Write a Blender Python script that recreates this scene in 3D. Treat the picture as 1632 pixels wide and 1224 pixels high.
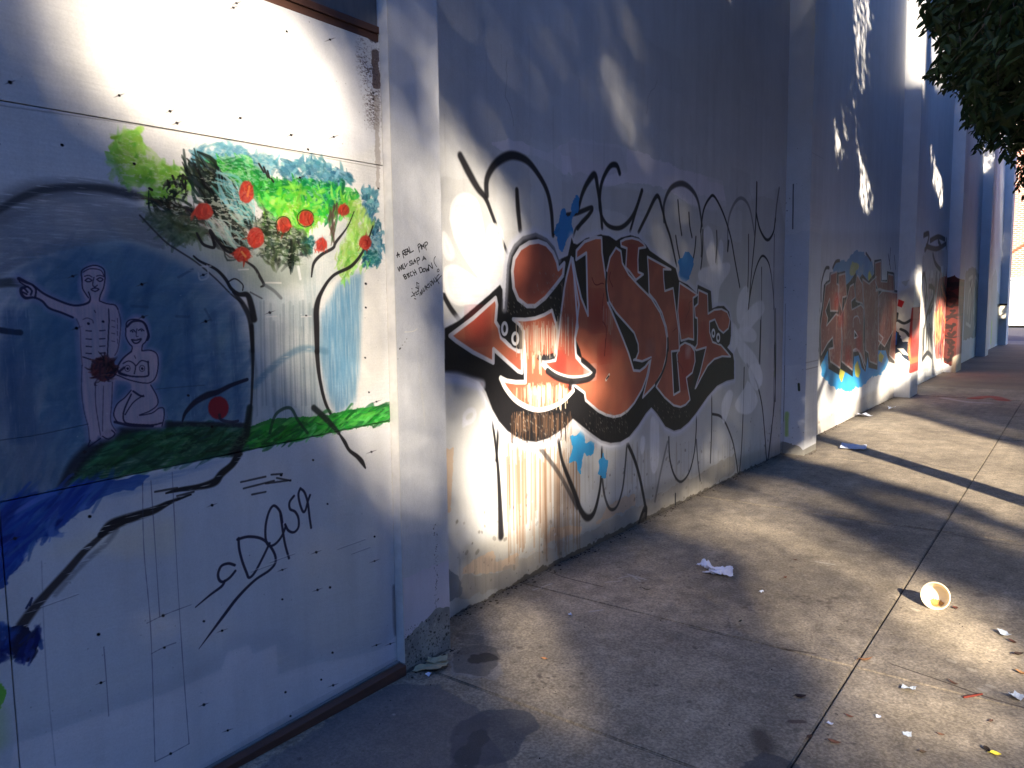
import bpy, bmesh, math, random
import numpy as np
from mathutils import Vector, Matrix
random.seed(7); RNG = np.random.default_rng(7)
for o in list(bpy.data.objects): bpy.data.objects.remove(o)
scene = bpy.context.scene
C = scene.collection

# ------------------------------------------------------------------ camera
PW, PH = 1632.0, 1224.0
FPX = 1220.05
CAM = np.array([2.3, 0.0, 1.5819])
CR = np.array([0.80153726, 0.59781587, -0.01241804])
CU = np.array([-0.04907977, 0.0864744, 0.9950444])
CF = np.array([-0.59592718, 0.79695568, -0.09865312])
cam_d = bpy.data.cameras.new("camera")
cam = bpy.data.objects.new("camera", cam_d); C.objects.link(cam)
cam_d.sensor_width = 36.0; cam_d.lens = FPX / PW * 36.0
cam_d.clip_start = 0.05; cam_d.clip_end = 800.0
cam.matrix_world = Matrix(((CR[0], CU[0], -CF[0], CAM[0]), (CR[1], CU[1], -CF[1], CAM[1]),
                           (CR[2], CU[2], -CF[2], CAM[2]), (0, 0, 0, 1)))
scene.camera = cam

# ------------------------------------------------------------------ sun, sky, exposure
SUN_ELEV = math.radians(26.5)
LH = np.array([-0.687, 0.7266])                      # horizontal way the light travels
SL = np.array([LH[0]*math.cos(SUN_ELEV), LH[1]*math.cos(SUN_ELEV), -math.sin(SUN_ELEV)])
SL = SL/np.linalg.norm(SL)
sun_d = bpy.data.lights.new("sun", 'SUN'); sun_d.energy = 4.7; sun_d.angle = math.radians(0.6)
sun_d.color = (1.0, 0.86, 0.67)
sun = bpy.data.objects.new("sun", sun_d); C.objects.link(sun)
sun.rotation_euler = Vector(SL).to_track_quat('-Z', 'Y').to_euler()
sun.location = (10, -10, 12)
world = bpy.data.worlds.new("World"); scene.world = world; world.use_nodes = True
wn = world.node_tree; wn.nodes.clear()
sky = wn.nodes.new('ShaderNodeTexSky'); sky.sky_type = 'NISHITA'; sky.sun_disc = False
sky.sun_elevation = SUN_ELEV; sky.sun_rotation = math.atan2(-LH[0], -LH[1])
sky.air_density = 1.0; sky.dust_density = 0.1; sky.ozone_density = 3.8
bg = wn.nodes.new('ShaderNodeBackground'); bg.inputs['Strength'].default_value = 0.15
wo = wn.nodes.new('ShaderNodeOutputWorld')
hs = wn.nodes.new('ShaderNodeHueSaturation'); hs.inputs['Saturation'].default_value = 1.2; hs.inputs['Hue'].default_value = 0.515
wn.links.new(sky.outputs[0], hs.inputs['Color']); wn.links.new(hs.outputs[0], bg.inputs[0]); wn.links.new(bg.outputs[0], wo.inputs[0])
scene.view_settings.view_transform = 'Standard'; scene.view_settings.look = 'None'
scene.view_settings.gamma = 1.0; scene.view_settings.use_curve_mapping = False
scene.view_settings.exposure = 2.2
scene.cycles.max_bounces = 8; scene.cycles.diffuse_bounces = 4

# ------------------------------------------------------------------ constants of the place
REC = -0.249                                         # face of the recessed wall bays
PLY = -0.042                                         # face of the plywood
PIL = [(2.272, 2.573), (8.19, 8.635), (14.25, 14.95), (19.9, 20.8), (26.25, 27.1), (33.4, 34.3)]
WALL_END = 34.3
WALL_H = 9.5

# ------------------------------------------------------------------ picture <-> place
def ray(x, y):
    d = CR*(x-PW/2)/FPX - CU*(y-PH/2)/FPX + CF
    return d
def on_x(x, y, X=0.0):
    d = ray(x, y); return CAM + d*((X-CAM[0])/d[0])
def on_y(x, y, Y):
    d = ray(x, y); return CAM + d*((Y-CAM[1])/d[1])
def on_z(x, y, Z=0.0):
    d = ray(x, y); return CAM + d*((Z-CAM[2])/d[2])
def project(P):
    d = np.asarray(P, float)-CAM
    w = d@CF
    return np.stack([PW/2+FPX*(d@CR)/w, PH/2-FPX*(d@CU)/w, w], -1)

# ------------------------------------------------------------------ object helpers
def tag(o, label=None, cat=None, group=None, kind=None):
    if label: o['label'] = label
    if cat: o['category'] = cat
    if group: o['group'] = group
    if kind: o['kind'] = kind
    return o
def empty(name, loc=(0, 0, 0), label=None, cat=None, group=None, kind=None):
    o = bpy.data.objects.new(name, None); o.location = loc; C.objects.link(o)
    return tag(o, label, cat, group, kind)
def link(name, me, mat, parent=None, loc=None):
    o = bpy.data.objects.new(name, me); C.objects.link(o)
    if mat is not None and not me.materials: me.materials.append(mat)
    if loc is not None: o.location = loc
    if parent is not None:
        o.parent = parent
        if loc is None: o.location = -parent.location    # mesh is given in world coordinates
    return o
def bm_obj(name, bm, mat, parent=None, smooth=False, loc=None):
    me = bpy.data.meshes.new(name); bm.to_mesh(me); bm.free()
    if smooth:
        for p in me.polygons: p.use_smooth = True
    return link(name, me, mat, parent, loc)
def add_box(bm, x0, x1, y0, y1, z0, z1):
    v = [bm.verts.new(p) for p in ((x0,y0,z0),(x1,y0,z0),(x1,y1,z0),(x0,y1,z0),(x0,y0,z1),(x1,y0,z1),(x1,y1,z1),(x0,y1,z1))]
    return [bm.faces.new([v[i] for i in f]) for f in ((0,3,2,1),(4,5,6,7),(0,1,5,4),(1,2,6,5),(2,3,7,6),(3,0,4,7))]
def box(name, x0, x1, y0, y1, z0, z1, mat, parent=None, bevel=0.0, uv=None):
    bm = bmesh.new(); add_box(bm, x0, x1, y0, y1, z0, z1)
    if bevel: bmesh.ops.bevel(bm, geom=bm.edges[:], offset=bevel, segments=2, affect='EDGES', profile=0.6)
    if uv: uv_map(bm, uv)
    return bm_obj(name, bm, mat, parent)
def uv_map(bm, uv):
    """uv = (axis_a, axis_b, a0, a1, b0, b1): world coordinates to 0..1"""
    lay = bm.loops.layers.uv.new("UVMap"); a, b, a0, a1, b0, b1 = uv
    for f in bm.faces:
        for l in f.loops:
            c = l.vert.co; l[lay].uv = ((c[a]-a0)/(a1-a0), (c[b]-b0)/(b1-b0))
def prism_x(name, tz, xf, xb, mat, parent=None, bevel=0.0, uv=None):
    """outline in (y, z) pushed back from xf to xb"""
    bm = bmesh.new()
    f = [bm.verts.new((xf, t, z)) for t, z in tz]; b = [bm.verts.new((xb, t, z)) for t, z in tz]
    n = len(tz); bm.faces.new(f); bm.faces.new(b[::-1])
    for i in range(n): bm.faces.new((f[i], b[i], b[(i+1) % n], f[(i+1) % n]))
    bmesh.ops.recalc_face_normals(bm, faces=bm.faces[:])
    if bevel: bmesh.ops.bevel(bm, geom=bm.edges[:], offset=bevel, segments=2, affect='EDGES', profile=0.6)
    if uv: uv_map(bm, uv)
    return bm_obj(name, bm, mat, parent)

# ------------------------------------------------------------------ material helpers
def s2l(c):
    c = np.asarray(c, float)/255.0
    return np.where(c <= 0.04045, c/12.92, ((c+0.055)/1.055)**2.4)
def new_mat(name, rough=0.8, spec=0.3):
    m = bpy.data.materials.new(name); m.use_nodes = True
    nt = m.node_tree; b = nt.nodes['Principled BSDF']
    b.inputs['Roughness'].default_value = rough
    b.inputs['Specular IOR Level'].default_value = spec
    return m, nt, b
def N(nt, typ, **kw):
    n = nt.nodes.new(typ)
    for k, v in kw.items(): setattr(n, k, v)
    return n
def noise_node(nt, vec, scale, detail=4.0, rough=0.6, dist=0.0):
    n = N(nt, 'ShaderNodeTexNoise'); n.inputs['Scale'].default_value = scale
    n.inputs['Detail'].default_value = detail; n.inputs['Roughness'].default_value = rough
    n.inputs['Distortion'].default_value = dist
    nt.links.new(vec, n.inputs['Vector']); return n
def pos_node(nt, scale=(1, 1, 1)):
    g = N(nt, 'ShaderNodeNewGeometry'); m = N(nt, 'ShaderNodeMapping')
    m.inputs['Scale'].default_value = scale
    nt.links.new(g.outputs['Position'], m.inputs['Vector']); return m.outputs[0]
def ramp(nt, fac, stops):
    r = N(nt, 'ShaderNodeValToRGB'); e = r.color_ramp.elements
    while len(e) < len(stops): e.new(0.5)
    for i, (p, c) in enumerate(stops):
        e[i].position = p; e[i].color = (c[0], c[1], c[2], 1) if hasattr(c, '__len__') else (c, c, c, 1)
    nt.links.new(fac, r.inputs[0]); return r.outputs[0]
def mix(nt, a, b, fac, mode='MIX'):
    m = N(nt, 'ShaderNodeMix', data_type='RGBA', blend_type=mode)
    for sock, v in ((0, fac), (6, a), (7, b)):
        if hasattr(v, 'is_linked'): nt.links.new(v, m.inputs[sock])
        elif sock == 0: m.inputs[0].default_value = v
        else: m.inputs[sock].default_value = (v[0], v[1], v[2], 1)
    return m.outputs[2]
def bump(nt, b, h, strength, dist):
    n = N(nt, 'ShaderNodeBump'); n.inputs['Strength'].default_value = strength; n.inputs['Distance'].default_value = dist
    nt.links.new(h, n.inputs['Height']); nt.links.new(n.outputs[0], b.inputs['Normal'])
def simple_mat(name, col, rough=0.8, var=0.25, scale=12, bscale=60, bstr=0.3, bdist=0.004, spec=0.3, stretch=(1, 1, 1)):
    m, nt, b = new_mat(name, rough, spec)
    p = pos_node(nt, stretch)
    n = noise_node(nt, p, scale, 6, 0.65)
    c = s2l(col)
    out = ramp(nt, n.outputs['Fac'], [(0.3, c*(1-var)), (0.7, np.minimum(c*(1+var), 1))])
    nt.links.new(out, b.inputs['Base Color'])
    n2 = noise_node(nt, p, bscale, 5, 0.7); bump(nt, b, n2.outputs['Fac'], bstr, bdist)
    return m
# ------------------------------------------------------------------ paint: brush strokes rasterised on the wall planes
def smooth(x): x = np.clip(x, 0, 1); return x*x*(3-2*x)
def vnoise(h, w, sy, sx, seed, octaves=1):
    out = np.zeros((h, w), np.float32); amp = 1.0; tot = 0
    r = np.random.default_rng(seed)
    for _ in range(octaves):
        gh, gw = int(h/sy)+3, int(w/sx)+3
        g = r.random((gh, gw)).astype(np.float32)
        yy = np.arange(h)/sy; xx = np.arange(w)/sx
        y0 = yy.astype(int); x0 = xx.astype(int); fy = smooth(yy-y0)[:, None].astype(np.float32); fx = smooth(xx-x0)[None].astype(np.float32)
        a = g[y0][:, x0]; b = g[y0][:, x0+1]; c = g[y0+1][:, x0]; d = g[y0+1][:, x0+1]
        out += amp*((a*(1-fx)+b*fx)*(1-fy)+(c*(1-fx)+d*fx)*fy); tot += amp
        amp *= .55; sy = max(sy/2, 1); sx = max(sx/2, 1)
    return out/tot
def blur1(a, r, axis):
    if r < 1: return a
    k = int(r); p = [(0, 0), (0, 0)]; p[axis] = (k+1, k)
    c = np.cumsum(np.pad(a, p, mode='edge'), axis=axis, dtype=np.float64)
    n = a.shape[axis]
    hi = np.take(c, np.arange(2*k+1, 2*k+1+n), axis=axis); lo = np.take(c, np.arange(0, n), axis=axis)
    return ((hi-lo)/(2*k+1)).astype(np.float32)
def blur(a, r):
    for _ in range(2): a = blur1(blur1(a, r, 0), r, 1)
    return a
def poly_mask(P, h, w):
    """even-odd fill; P in pixel coordinates (x, y)"""
    m = np.zeros((h, w), bool); X = np.arange(w)[None]+.5
    n = len(P)
    for i in range(n):
        x0, y0 = P[i]; x1, y1 = P[(i+1) % n]
        if y0 == y1: continue
        if y0 > y1: x0, y0, x1, y1 = x1, y1, x0, y0
        a, b = int(math.ceil(y0-.5)), int(math.ceil(y1-.5)); a = max(a, 0); b = min(b, h)
        if b <= a: continue
        ys = np.arange(a, b)+.5
        xc = x0+(x1-x0)*(ys-y0)/(y1-y0)
        m[a:b] ^= (X < xc[:, None])
    return m
def catmull(P, k=10, closed=False):
    P = np.asarray(P, float); n = len(P)
    if n < 3: return P
    out = []
    idx = range(n) if closed else range(n-1)
    for i in idx:
        if closed: p0, p1, p2, p3 = P[i-1], P[i], P[(i+1) % n], P[(i+2) % n]
        else: p0, p1, p2, p3 = P[max(i-1, 0)], P[i], P[i+1], P[min(i+2, n-1)]
        for j in range(k):
            t = j/k
            out.append(.5*((2*p1)+(-p0+p2)*t+(2*p0-5*p1+4*p2-p3)*t*t+(-p0+3*p1-3*p2+p3)*t**3))
    if not closed: out.append(P[-1])
    return np.array(out)
def Z(x0, y0, s):
    return lambda *pts: [(x0+x/s, y0+y/s) for x, y in pts]
ID = lambda *pts: list(pts)

class Canvas:
    def __init__(s, name, fmap, axes, u0, u1, v0, v1, res, base):
        s.name, s.fmap, s.axes = name, fmap, axes
        s.u0, s.u1, s.v0, s.v1, s.res = u0, u1, v0, v1, res
        s.w = int(round((u1-u0)/res)); s.h = int(round((v1-v0)/res))
        s.c = np.empty((s.h, s.w, 3), np.float32); s.c[:] = np.array(base, np.float32)/255
        s.k = 0
    def m(s, pts):
        """picture points -> canvas pixels"""
        out = []
        for x, y in pts:
            P = s.fmap(x, y); out.append(((P[s.axes[0]]-s.u0)/s.res, (P[s.axes[1]]-s.v0)/s.res))
        return np.array(out)
    def seed(s): s.k += 1; return s.k*7+len(s.name)
    def comp(s, mask, x0, y0, col):
        h, w = mask.shape
        v = s.c[y0:y0+h, x0:x0+w]; v += mask[..., None]*(np.array(col, np.float32)/255-v)
    def stroke(s, pts, rad, col, soft=.35, a=1.0, spline=True, dry=0.0, raw=False, k=8, fuzz=0.0):
        """rad in metres, a number or one per point"""
        P = np.asarray(pts, float) if raw else s.m(pts)
        R = np.full(len(P), float(rad)) if np.isscalar(rad) else np.interp(np.linspace(0, 1, len(P)), np.linspace(0, 1, len(rad)), rad)
        A = np.full(len(P), float(a)) if np.isscalar(a) else np.interp(np.linspace(0, 1, len(P)), np.linspace(0, 1, len(a)), a)
        Q = np.column_stack([P, R/s.res, A])
        if spline and len(Q) > 2: Q = catmull(Q, k)
        rm = max(Q[:, 2].max(), .5)
        pad = rm*(1+fuzz)+2
        x0 = int(max(0, Q[:, 0].min()-pad)); x1 = int(min(s.w, Q[:, 0].max()+pad+1))
        y0 = int(max(0, Q[:, 1].min()-pad)); y1 = int(min(s.h, Q[:, 1].max()+pad+1))
        if x1 <= x0 or y1 <= y0: return
        L = np.zeros((y1-y0, x1-x0), np.float32)
        for i in range(len(Q)-1):
            ax, ay, ar, aa = Q[i]; bx, by, br, ba = Q[i+1]
            # long pieces are cut so that the windows stay small
            ln = math.hypot(bx-ax, by-ay); nn = max(1, int(ln/max(60, 4*rm)))
            for j in range(nn):
                f0, f1 = j/nn, (j+1)/nn
                px, py, pr, pa = [u+(v-u)*f0 for u, v in ((ax, bx), (ay, by), (ar, br), (aa, ba))]
                qx, qy, qr, qa = [u+(v-u)*f1 for u, v in ((ax, bx), (ay, by), (ar, br), (aa, ba))]
                rr = max(pr, qr)*(1+fuzz)+1.5
                wx0 = max(x0, int(min(px, qx)-rr)); wx1 = min(x1, int(max(px, qx)+rr+2))
                wy0 = max(y0, int(min(py, qy)-rr)); wy1 = min(y1, int(max(py, qy)+rr+2))
                if wx1 <= wx0 or wy1 <= wy0: continue
                X = np.arange(wx0, wx1, dtype=np.float32)[None]+.5-px; Y = np.arange(wy0, wy1, dtype=np.float32)[:, None]+.5-py
                dx, dy = qx-px, qy-py; d2 = dx*dx+dy*dy
                t = np.clip((X*dx+Y*dy)/d2, 0, 1) if d2 > 1e-9 else np.zeros((wy1-wy0, wx1-wx0), np.float32)
                d = np.sqrt((X-t*dx)**2+(Y-t*dy)**2)
                r = np.maximum(pr+(qr-pr)*t, .45)
                sw = np.maximum(r*soft, .7)
                mk = np.clip((r+sw*.5-d)/sw, 0, 1)
                if soft > .5: mk = smooth(mk)
                if fuzz: mk = np.maximum(mk, .35*np.clip(1-(d/(r*(1+fuzz))), 0, 1)**2)
                mk = mk*(pa+(qa-pa)*t)*np.minimum(1, (pr+(qr-pr)*t)/.45)
                W = L[wy0-y0:wy1-y0, wx0-x0:wx1-x0]; np.maximum(W, mk, out=W)
        if dry > 0:
            ang = math.atan2(Q[-1, 1]-Q[0, 1], Q[-1, 0]-Q[0, 0])
            n = vnoise(L.shape[0], L.shape[1], 2.0 if abs(math.sin(ang)) < .7 else 26, 26 if abs(math.sin(ang)) < .7 else 2.0, s.seed(), 2)
            L *= np.clip((n-dry*.62)/.16+.35, 0, 1)
        s.comp(L, x0, y0, col)
    def fill(s, pts, col, soft=0.0, a=1.0, spline=False, tex=0.0, tdir='v', raw=False, jag=0.0, col2=None):
        """soft in metres; tex = how much the fill breaks into brush marks; jag = wobble of the outline in metres"""
        P = np.asarray(pts, float) if raw else s.m(pts)
        if spline: P = catmull(P, 8, True)
        pad = int(3*soft/s.res+4+2*jag/s.res)
        x0 = int(max(0, P[:, 0].min()-pad)); x1 = int(min(s.w, P[:, 0].max()+pad))
        y0 = int(max(0, P[:, 1].min()-pad)); y1 = int(min(s.h, P[:, 1].max()+pad))
        if x1 <= x0 or y1 <= y0: return
        h, w = y1-y0, x1-x0
        M = poly_mask(P-[x0, y0], h, w).astype(np.float32)
        r = soft/s.res/2
        M = blur(M, max(r, 0)) if r >= 1 else blur1(blur1(M, 1, 0), 1, 1)
        if jag:
            j = jag/s.res
            n = vnoise(h, w, max(j*1.5, 2), max(j*3, 2), s.seed(), 3)
            M2 = blur(M, j*.6); M = smooth((M2+(n-.5)*1.1-.5)/.12+.5)
        if tex:
            a1, a2 = (40, 2.2) if tdir == 'v' else ((2.2, 40) if tdir == 'h' else (7, 7))
            n = vnoise(h, w, a1, a2, s.seed(), 2)
            M = M*np.clip(1-tex*1.6*np.clip(n-.35, 0, 1)*2, 0, 1)
        M = M*a
        if col2 is not None:
            n = vnoise(h, w, 60, 60, s.seed(), 3)[..., None]; n = smooth((n-.3)/.4)
            cc = np.array(col, np.float32)/255*(1-n)+np.array(col2, np.float32)/255*n
            v = s.c[y0:y1, x0:x1]; v += M[..., None]*(cc-v)
        else: s.comp(M, x0, y0, col)
    def daub(s, pts, cols, n, ln, rad, ang, spread=.5, a=.8, jit=18, dry=.0, edge=0.0):
        """many short brush marks inside an outline"""
        P = s.m(pts); r = np.random.default_rng(s.seed())
        lo, hi = P.min(0), P.max(0); off = lo-2
        M = poly_mask(P-off, int(hi[1]-lo[1]+5), int(hi[0]-lo[0]+5)); ys, xs = np.nonzero(M)
        if not len(xs): return
        for _ in range(n):
            i = r.integers(len(xs)); x, y = xs[i]+off[0], ys[i]+off[1]
            t = ang+r.normal()*spread; l = ln/s.res*(.5+r.random()); c = np.clip(np.array(cols[r.integers(len(cols))])+r.normal(0, jit)+r.normal(0, jit*.25, 3), 0, 255)
            dx, dy = math.cos(t)*l/2, math.sin(t)*l/2; b = r.normal()*l*.15
            q = [(x-dx, y-dy), (x-dy*.1+b, y+b), (x+dx, y+dy)]
            rr = rad*(.5+r.random())
            s.stroke(q, [rr*.5, rr, rr*.3], c, soft=.8, a=[a*(.5+.5*r.random()), a, 0.0], raw=True, k=3)
    def drips(s, x0, x1, ytop, ybot, col, n, rad, a=.6, vary=.4):
        """thin vertical runs between two picture heights"""
        r = np.random.default_rng(s.seed())
        for _ in range(n):
            x = x0+(x1-x0)*r.random(); f = r.random()*vary; g = r.random()*vary
            ya = ytop+(ybot-ytop)*f*.5; yb = ybot-(ybot-ytop)*g
            p = s.m([(x, ya), (x, yb)]); p[1][0] = p[0][0]+r.normal()*1.5
            rr = rad*(.5+r.random())
            s.stroke(p, [rr, rr*.8, rr], np.clip(np.array(col)+r.normal(0, 12), 0, 255), a=a*(.3+.7*r.random()), raw=True, soft=.6)
    def speck(s, n, rlo, rhi, col, a=.8, u=None, v=None):
        r = np.random.default_rng(s.seed())
        for _ in range(n):
            x = (s.w*r.random() if u is None else ((u[0]+(u[1]-u[0])*r.random())-s.u0)/s.res)
            y = (s.h*r.random() if v is None else ((v[0]+(v[1]-v[0])*r.random())-s.v0)/s.res)
            rr = rlo+(rhi-rlo)*r.random()**3
            t = r.random()*6.3; l = rr/s.res*r.random()*1.5
            s.stroke([(x, y), (x+math.cos(t)*l, y+math.sin(t)*l)], rr, col, a=a*(.4+.6*r.random()), raw=True, soft=.7)
    def grain(s, amt, sy, sx, oct=3, tint=(1, 1, 1)):
        n = vnoise(s.h, s.w, sy, sx, s.seed(), oct)-.5
        n *= np.clip((s.h-np.arange(s.h))*s.res/.5, 0, 1)[:, None]
        s.c *= 1+amt*n[..., None]*np.array(tint, np.float32)
    def scrub(s, pts, col, a=.6, cut=.52, spline=False, sz=(2.4, 6), soft=.02):
        """dry-brush breaks: the colour underneath showing through in short bristle marks"""
        P = s.m(pts); P = catmull(P, 8, True) if spline else P
        x0, y0 = np.maximum(P.min(0).astype(int)-6, 0); x1, y1 = P.max(0).astype(int)+6; x1 = min(x1, s.w); y1 = min(y1, s.h); h, w = y1-y0, x1-x0
        if h < 2 or w < 2: return
        M = blur(poly_mask(P-[x0, y0], h, w).astype(np.float32), max(soft/s.res, 1))
        n = vnoise(h, w, sz[0], sz[1], s.seed(), 3)
        big = vnoise(h, w, 40, 40, s.seed(), 3)
        s.comp(M*a*np.clip((n*.6+big*.4-cut)/.08, 0, 1), x0, y0, col)
    def image(s):
        im = bpy.data.images.new(s.name, s.w, s.h, alpha=False)
        a = np.ones((s.h, s.w, 4), np.float32); a[..., :3] = np.clip(s.c, 0, 1)
        im.pixels.foreach_set(a.ravel()); im.update(); im.pack()
        return im
    def uv(s): return (s.axes[0], s.axes[1], s.u0, s.u1, s.v0, s.v1)
def weather(nt, col):
    """the same broad tone, streak and grain variation on every painted surface"""
    p = pos_node(nt); c = col
    for node, lo in ((noise_node(nt, p, .8, 5, .6), .90), (noise_node(nt, pos_node(nt, (1, 5, .45)), 2.2, 5, .6), .91), (noise_node(nt, p, 5.0, 6, .7), .94), (noise_node(nt, p, 160, 3, .7), .92)):
        c = mix(nt, c, ramp(nt, node.outputs['Fac'], [(.32, lo), (.62, 1.0)]), 1.0, 'MULTIPLY')
    return c
def paint_mat(cv, name, rough=.62, spec=.3, bscale=90, bstr=.25, bdist=.003, stretch=(1, 1, 1), ext='EXTEND', wave=.0):
    m, nt, b = new_mat(name, rough, spec)
    uvn = N(nt, 'ShaderNodeUVMap', uv_map="UVMap")
    t = N(nt, 'ShaderNodeTexImage'); t.image = cv.image(); t.extension = ext; t.interpolation = 'Linear'
    nt.links.new(uvn.outputs[0], t.inputs[0])
    p = pos_node(nt, stretch)
    nt.links.new(weather(nt, t.outputs[0]), b.inputs['Base Color'])
    nb = noise_node(nt, p, bscale, 6, .7)
    if wave:
        nw = noise_node(nt, p, 4.0, 3, .5)
        b1 = N(nt, 'ShaderNodeBump'); b1.inputs['Strength'].default_value = wave; b1.inputs['Distance'].default_value = .02
        nt.links.new(nw.outputs['Fac'], b1.inputs['Height'])
        b2 = N(nt, 'ShaderNodeBump'); b2.inputs['Strength'].default_value = bstr; b2.inputs['Distance'].default_value = bdist
        nt.links.new(nb.outputs['Fac'], b2.inputs['Height']); nt.links.new(b1.outputs[0], b2.inputs['Normal'])
        nt.links.new(b2.outputs[0], b.inputs['Normal'])
    else: bump(nt, b, nb.outputs['Fac'], bstr, bdist)
    return m
# ------------------------------------------------------------------ the painted plywood
WHITE = (232, 231, 227)
def paint_plywood():
    cv = Canvas("plywood_paint", lambda x, y: on_x(x, y, PLY), (1, 2), .40, 2.34, -.02, 2.80, .002, WHITE)
    cv.grain(.05, 90, 200); cv.grain(.05, 2, 60, 2); cv.grain(.03, 2.5, 2.5, 1)
    z2, z3, z4 = Z(0, 380, 3.06), Z(160, 190, 3.264), Z(0, 700, 2.2667)
    # patches of cooler and warmer white, roller repaint on the lower sheet
    for q, c in (([(300,20),(470,0),(600,110),(604,230),(560,250),(420,130)], (220,222,230)),
                 ([(470,300),(600,300),(606,420),(612,600),(560,640),(520,480)], (236,232,222))):
        cv.fill(q, c, soft=.03, a=.6)
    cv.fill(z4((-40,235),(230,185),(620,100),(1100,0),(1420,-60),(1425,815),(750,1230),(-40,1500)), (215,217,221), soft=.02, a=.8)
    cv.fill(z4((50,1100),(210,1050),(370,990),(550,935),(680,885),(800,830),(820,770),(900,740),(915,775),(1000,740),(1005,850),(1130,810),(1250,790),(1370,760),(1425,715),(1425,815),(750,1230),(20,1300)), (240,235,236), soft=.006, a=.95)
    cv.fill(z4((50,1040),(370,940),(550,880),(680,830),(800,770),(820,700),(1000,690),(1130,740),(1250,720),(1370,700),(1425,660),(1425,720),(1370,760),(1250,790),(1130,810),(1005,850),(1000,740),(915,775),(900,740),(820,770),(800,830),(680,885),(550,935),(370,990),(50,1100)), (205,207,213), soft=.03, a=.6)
    cv.fill(z4((1240,0),(1400,0),(1410,300),(1420,640),(1200,760),(1050,600),(1150,300)), (228,226,220), soft=.12, a=.6)
    cv.fill(z4((150,430),(200,380),(420,300),(640,280),(640,420),(420,420),(180,420)), (230,224,208), soft=.04, a=.8)
    # ---- blue scene behind the two figures
    arch = [(-60,420),(-40,360),(20,330),(90,325),(170,335),(235,345),(300,395),(345,430),(385,490),(402,560),(404,640),(392,690),(200,700),(120,760),(60,800),(-60,830)]
    cv.fill(arch, (150,158,168), soft=.05, a=.5, tex=.3, tdir='h')
    blue = [(60,470),(75,420),(110,390),(180,375),(240,385),(310,420),(350,470),(385,520),(400,590),(398,660),(380,690),(200,700),(120,770),(40,795),(-60,810),(-40,560),(10,600)]
    cv.fill(blue, (110,148,172), soft=.06, a=.88, tex=.15, tdir='h', col2=(124,154,168))
    cv.fill([(70,480),(100,420),(180,395),(260,420),(320,500),(300,640),(180,680),(100,660),(60,600)], (78,120,156), soft=.09, a=.75, col2=(96,138,162))
    cv.daub([(20,440),(110,395),(240,395),(340,460),(392,560),(394,670),(180,690),(90,760),(0,780)], [(60,104,142),(84,128,156),(50,86,124),(104,140,160)], 520, .22, .012, .9, .5, a=.16, jit=8)
    cv.daub([(-50,560),(30,600),(60,700),(100,760),(0,790),(-50,800)], [(150,160,170),(110,130,150),(80,110,140)], 200, .2, .014, 1.35, .3, a=.28, jit=8)
    cv.fill([(170,345),(235,348),(300,398),(340,425),(370,455),(330,440),(260,405),(190,378)], (212,206,192), soft=.03, a=.9)
    # charcoal arch
    cv.stroke([(-40,360),(0,335),(50,310),(110,303),(165,303),(215,312)], [.02,.03,.03,.028,.022,.014], (70,70,74), soft=1.6, a=.5, dry=.35)
    cv.stroke([(-20,345),(60,305),(150,299),(214,311),(228,316)], [.008,.01,.01,.013,.006], (45,45,48), soft=1.2, a=.6, dry=.25)
    for i in range(16):
        d = i*6
        cv.stroke([(-30,370+d),(40,335+d*.9),(120,320+d*.8),(200,326+d*.6),(260,352+d*.5)], .006, (110,112,118), soft=1.5, a=.28, dry=.4)
    cv.stroke([(-4,452),(16,450),(34,452)], .012, (50,55,60), soft=.8, a=.7, dry=.2)
    cv.stroke([(0,526),(12,528),(32,530)], .008, (28,32,46), soft=.6, a=.85, dry=.2)
    for xx in (10, 22, 40, 300, 340, 372):
        cv.stroke([(xx,500),(xx+4,600),(xx+14,700)], .014, (52,86,128), soft=1.5, a=.35, dry=.35)
    cv.stroke([(402,560),(406,600),(402,650),(390,700)], .012, (50,64,74), soft=1.2, a=.6)
    # ---- washed blue right of the trunk
    cv.fill([(512,500),(540,450),(578,430),(576,500),(572,600),(566,640),(536,662),(520,620),(508,560)], (112,158,186), soft=.02, a=.85, tex=.35, tdir='v')
    cv.fill([(516,520),(545,465),(566,450),(560,600),(530,650)], (84,140,176), soft=.05, a=.6, tex=.5, tdir='v')
    # ---- trunk wash
    trunk = z3((215,500),(330,620),(470,715),(560,770),(650,850),(700,900),(770,930),(795,1060),(795,1208))+[(402,600),(398,660),(375,715),(545,690),(525,655),(508,600),(505,560)]+z3((1130,1208),(1125,1000),(1160,900),(1230,820),(1310,760),(1380,680),(1400,580),(1300,500),(1200,600),(1000,640),(800,600),(600,560),(400,470))
    cv.fill(trunk, (186,200,200), soft=.01, a=.92, tex=.3, tdir='v', col2=(208,214,210))
    cv.fill(z3((220,480),(400,470),(560,560),(700,640),(900,700),(1080,700),(1100,830),(1000,880),(800,890),(640,760),(420,640)), (140,150,132), soft=.05, a=.6, col2=(168,176,158))
    for i in range(20):
        x = 405+i*5.2; r = RNG.random()
        cv.stroke([(x, 470+60*r), (x+1, 560), (x+2+4*RNG.random(), 640+30*r)], .0022+.004*RNG.random(), [(98,118,126),(205,210,206),(120,140,140)][i % 3], soft=1.2, a=.28)
    cv.drips(400, 520, 500, 690, (112,130,136), 16, .0018, .35)
    cv.stroke([(405,615),(440,580),(480,556),(520,560)], .012, (84,130,156), soft=1.4, a=.5, dry=.3)
    # ---- foliage
    lime = [(142,204,60),(160,212,92),(110,186,52)]; green = [(44,158,56),(66,176,60),(28,134,64)]; blu = [(96,160,180),(130,182,196),(66,130,150)]; dk = [(22,28,24),(40,50,36),(18,34,30)]
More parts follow.
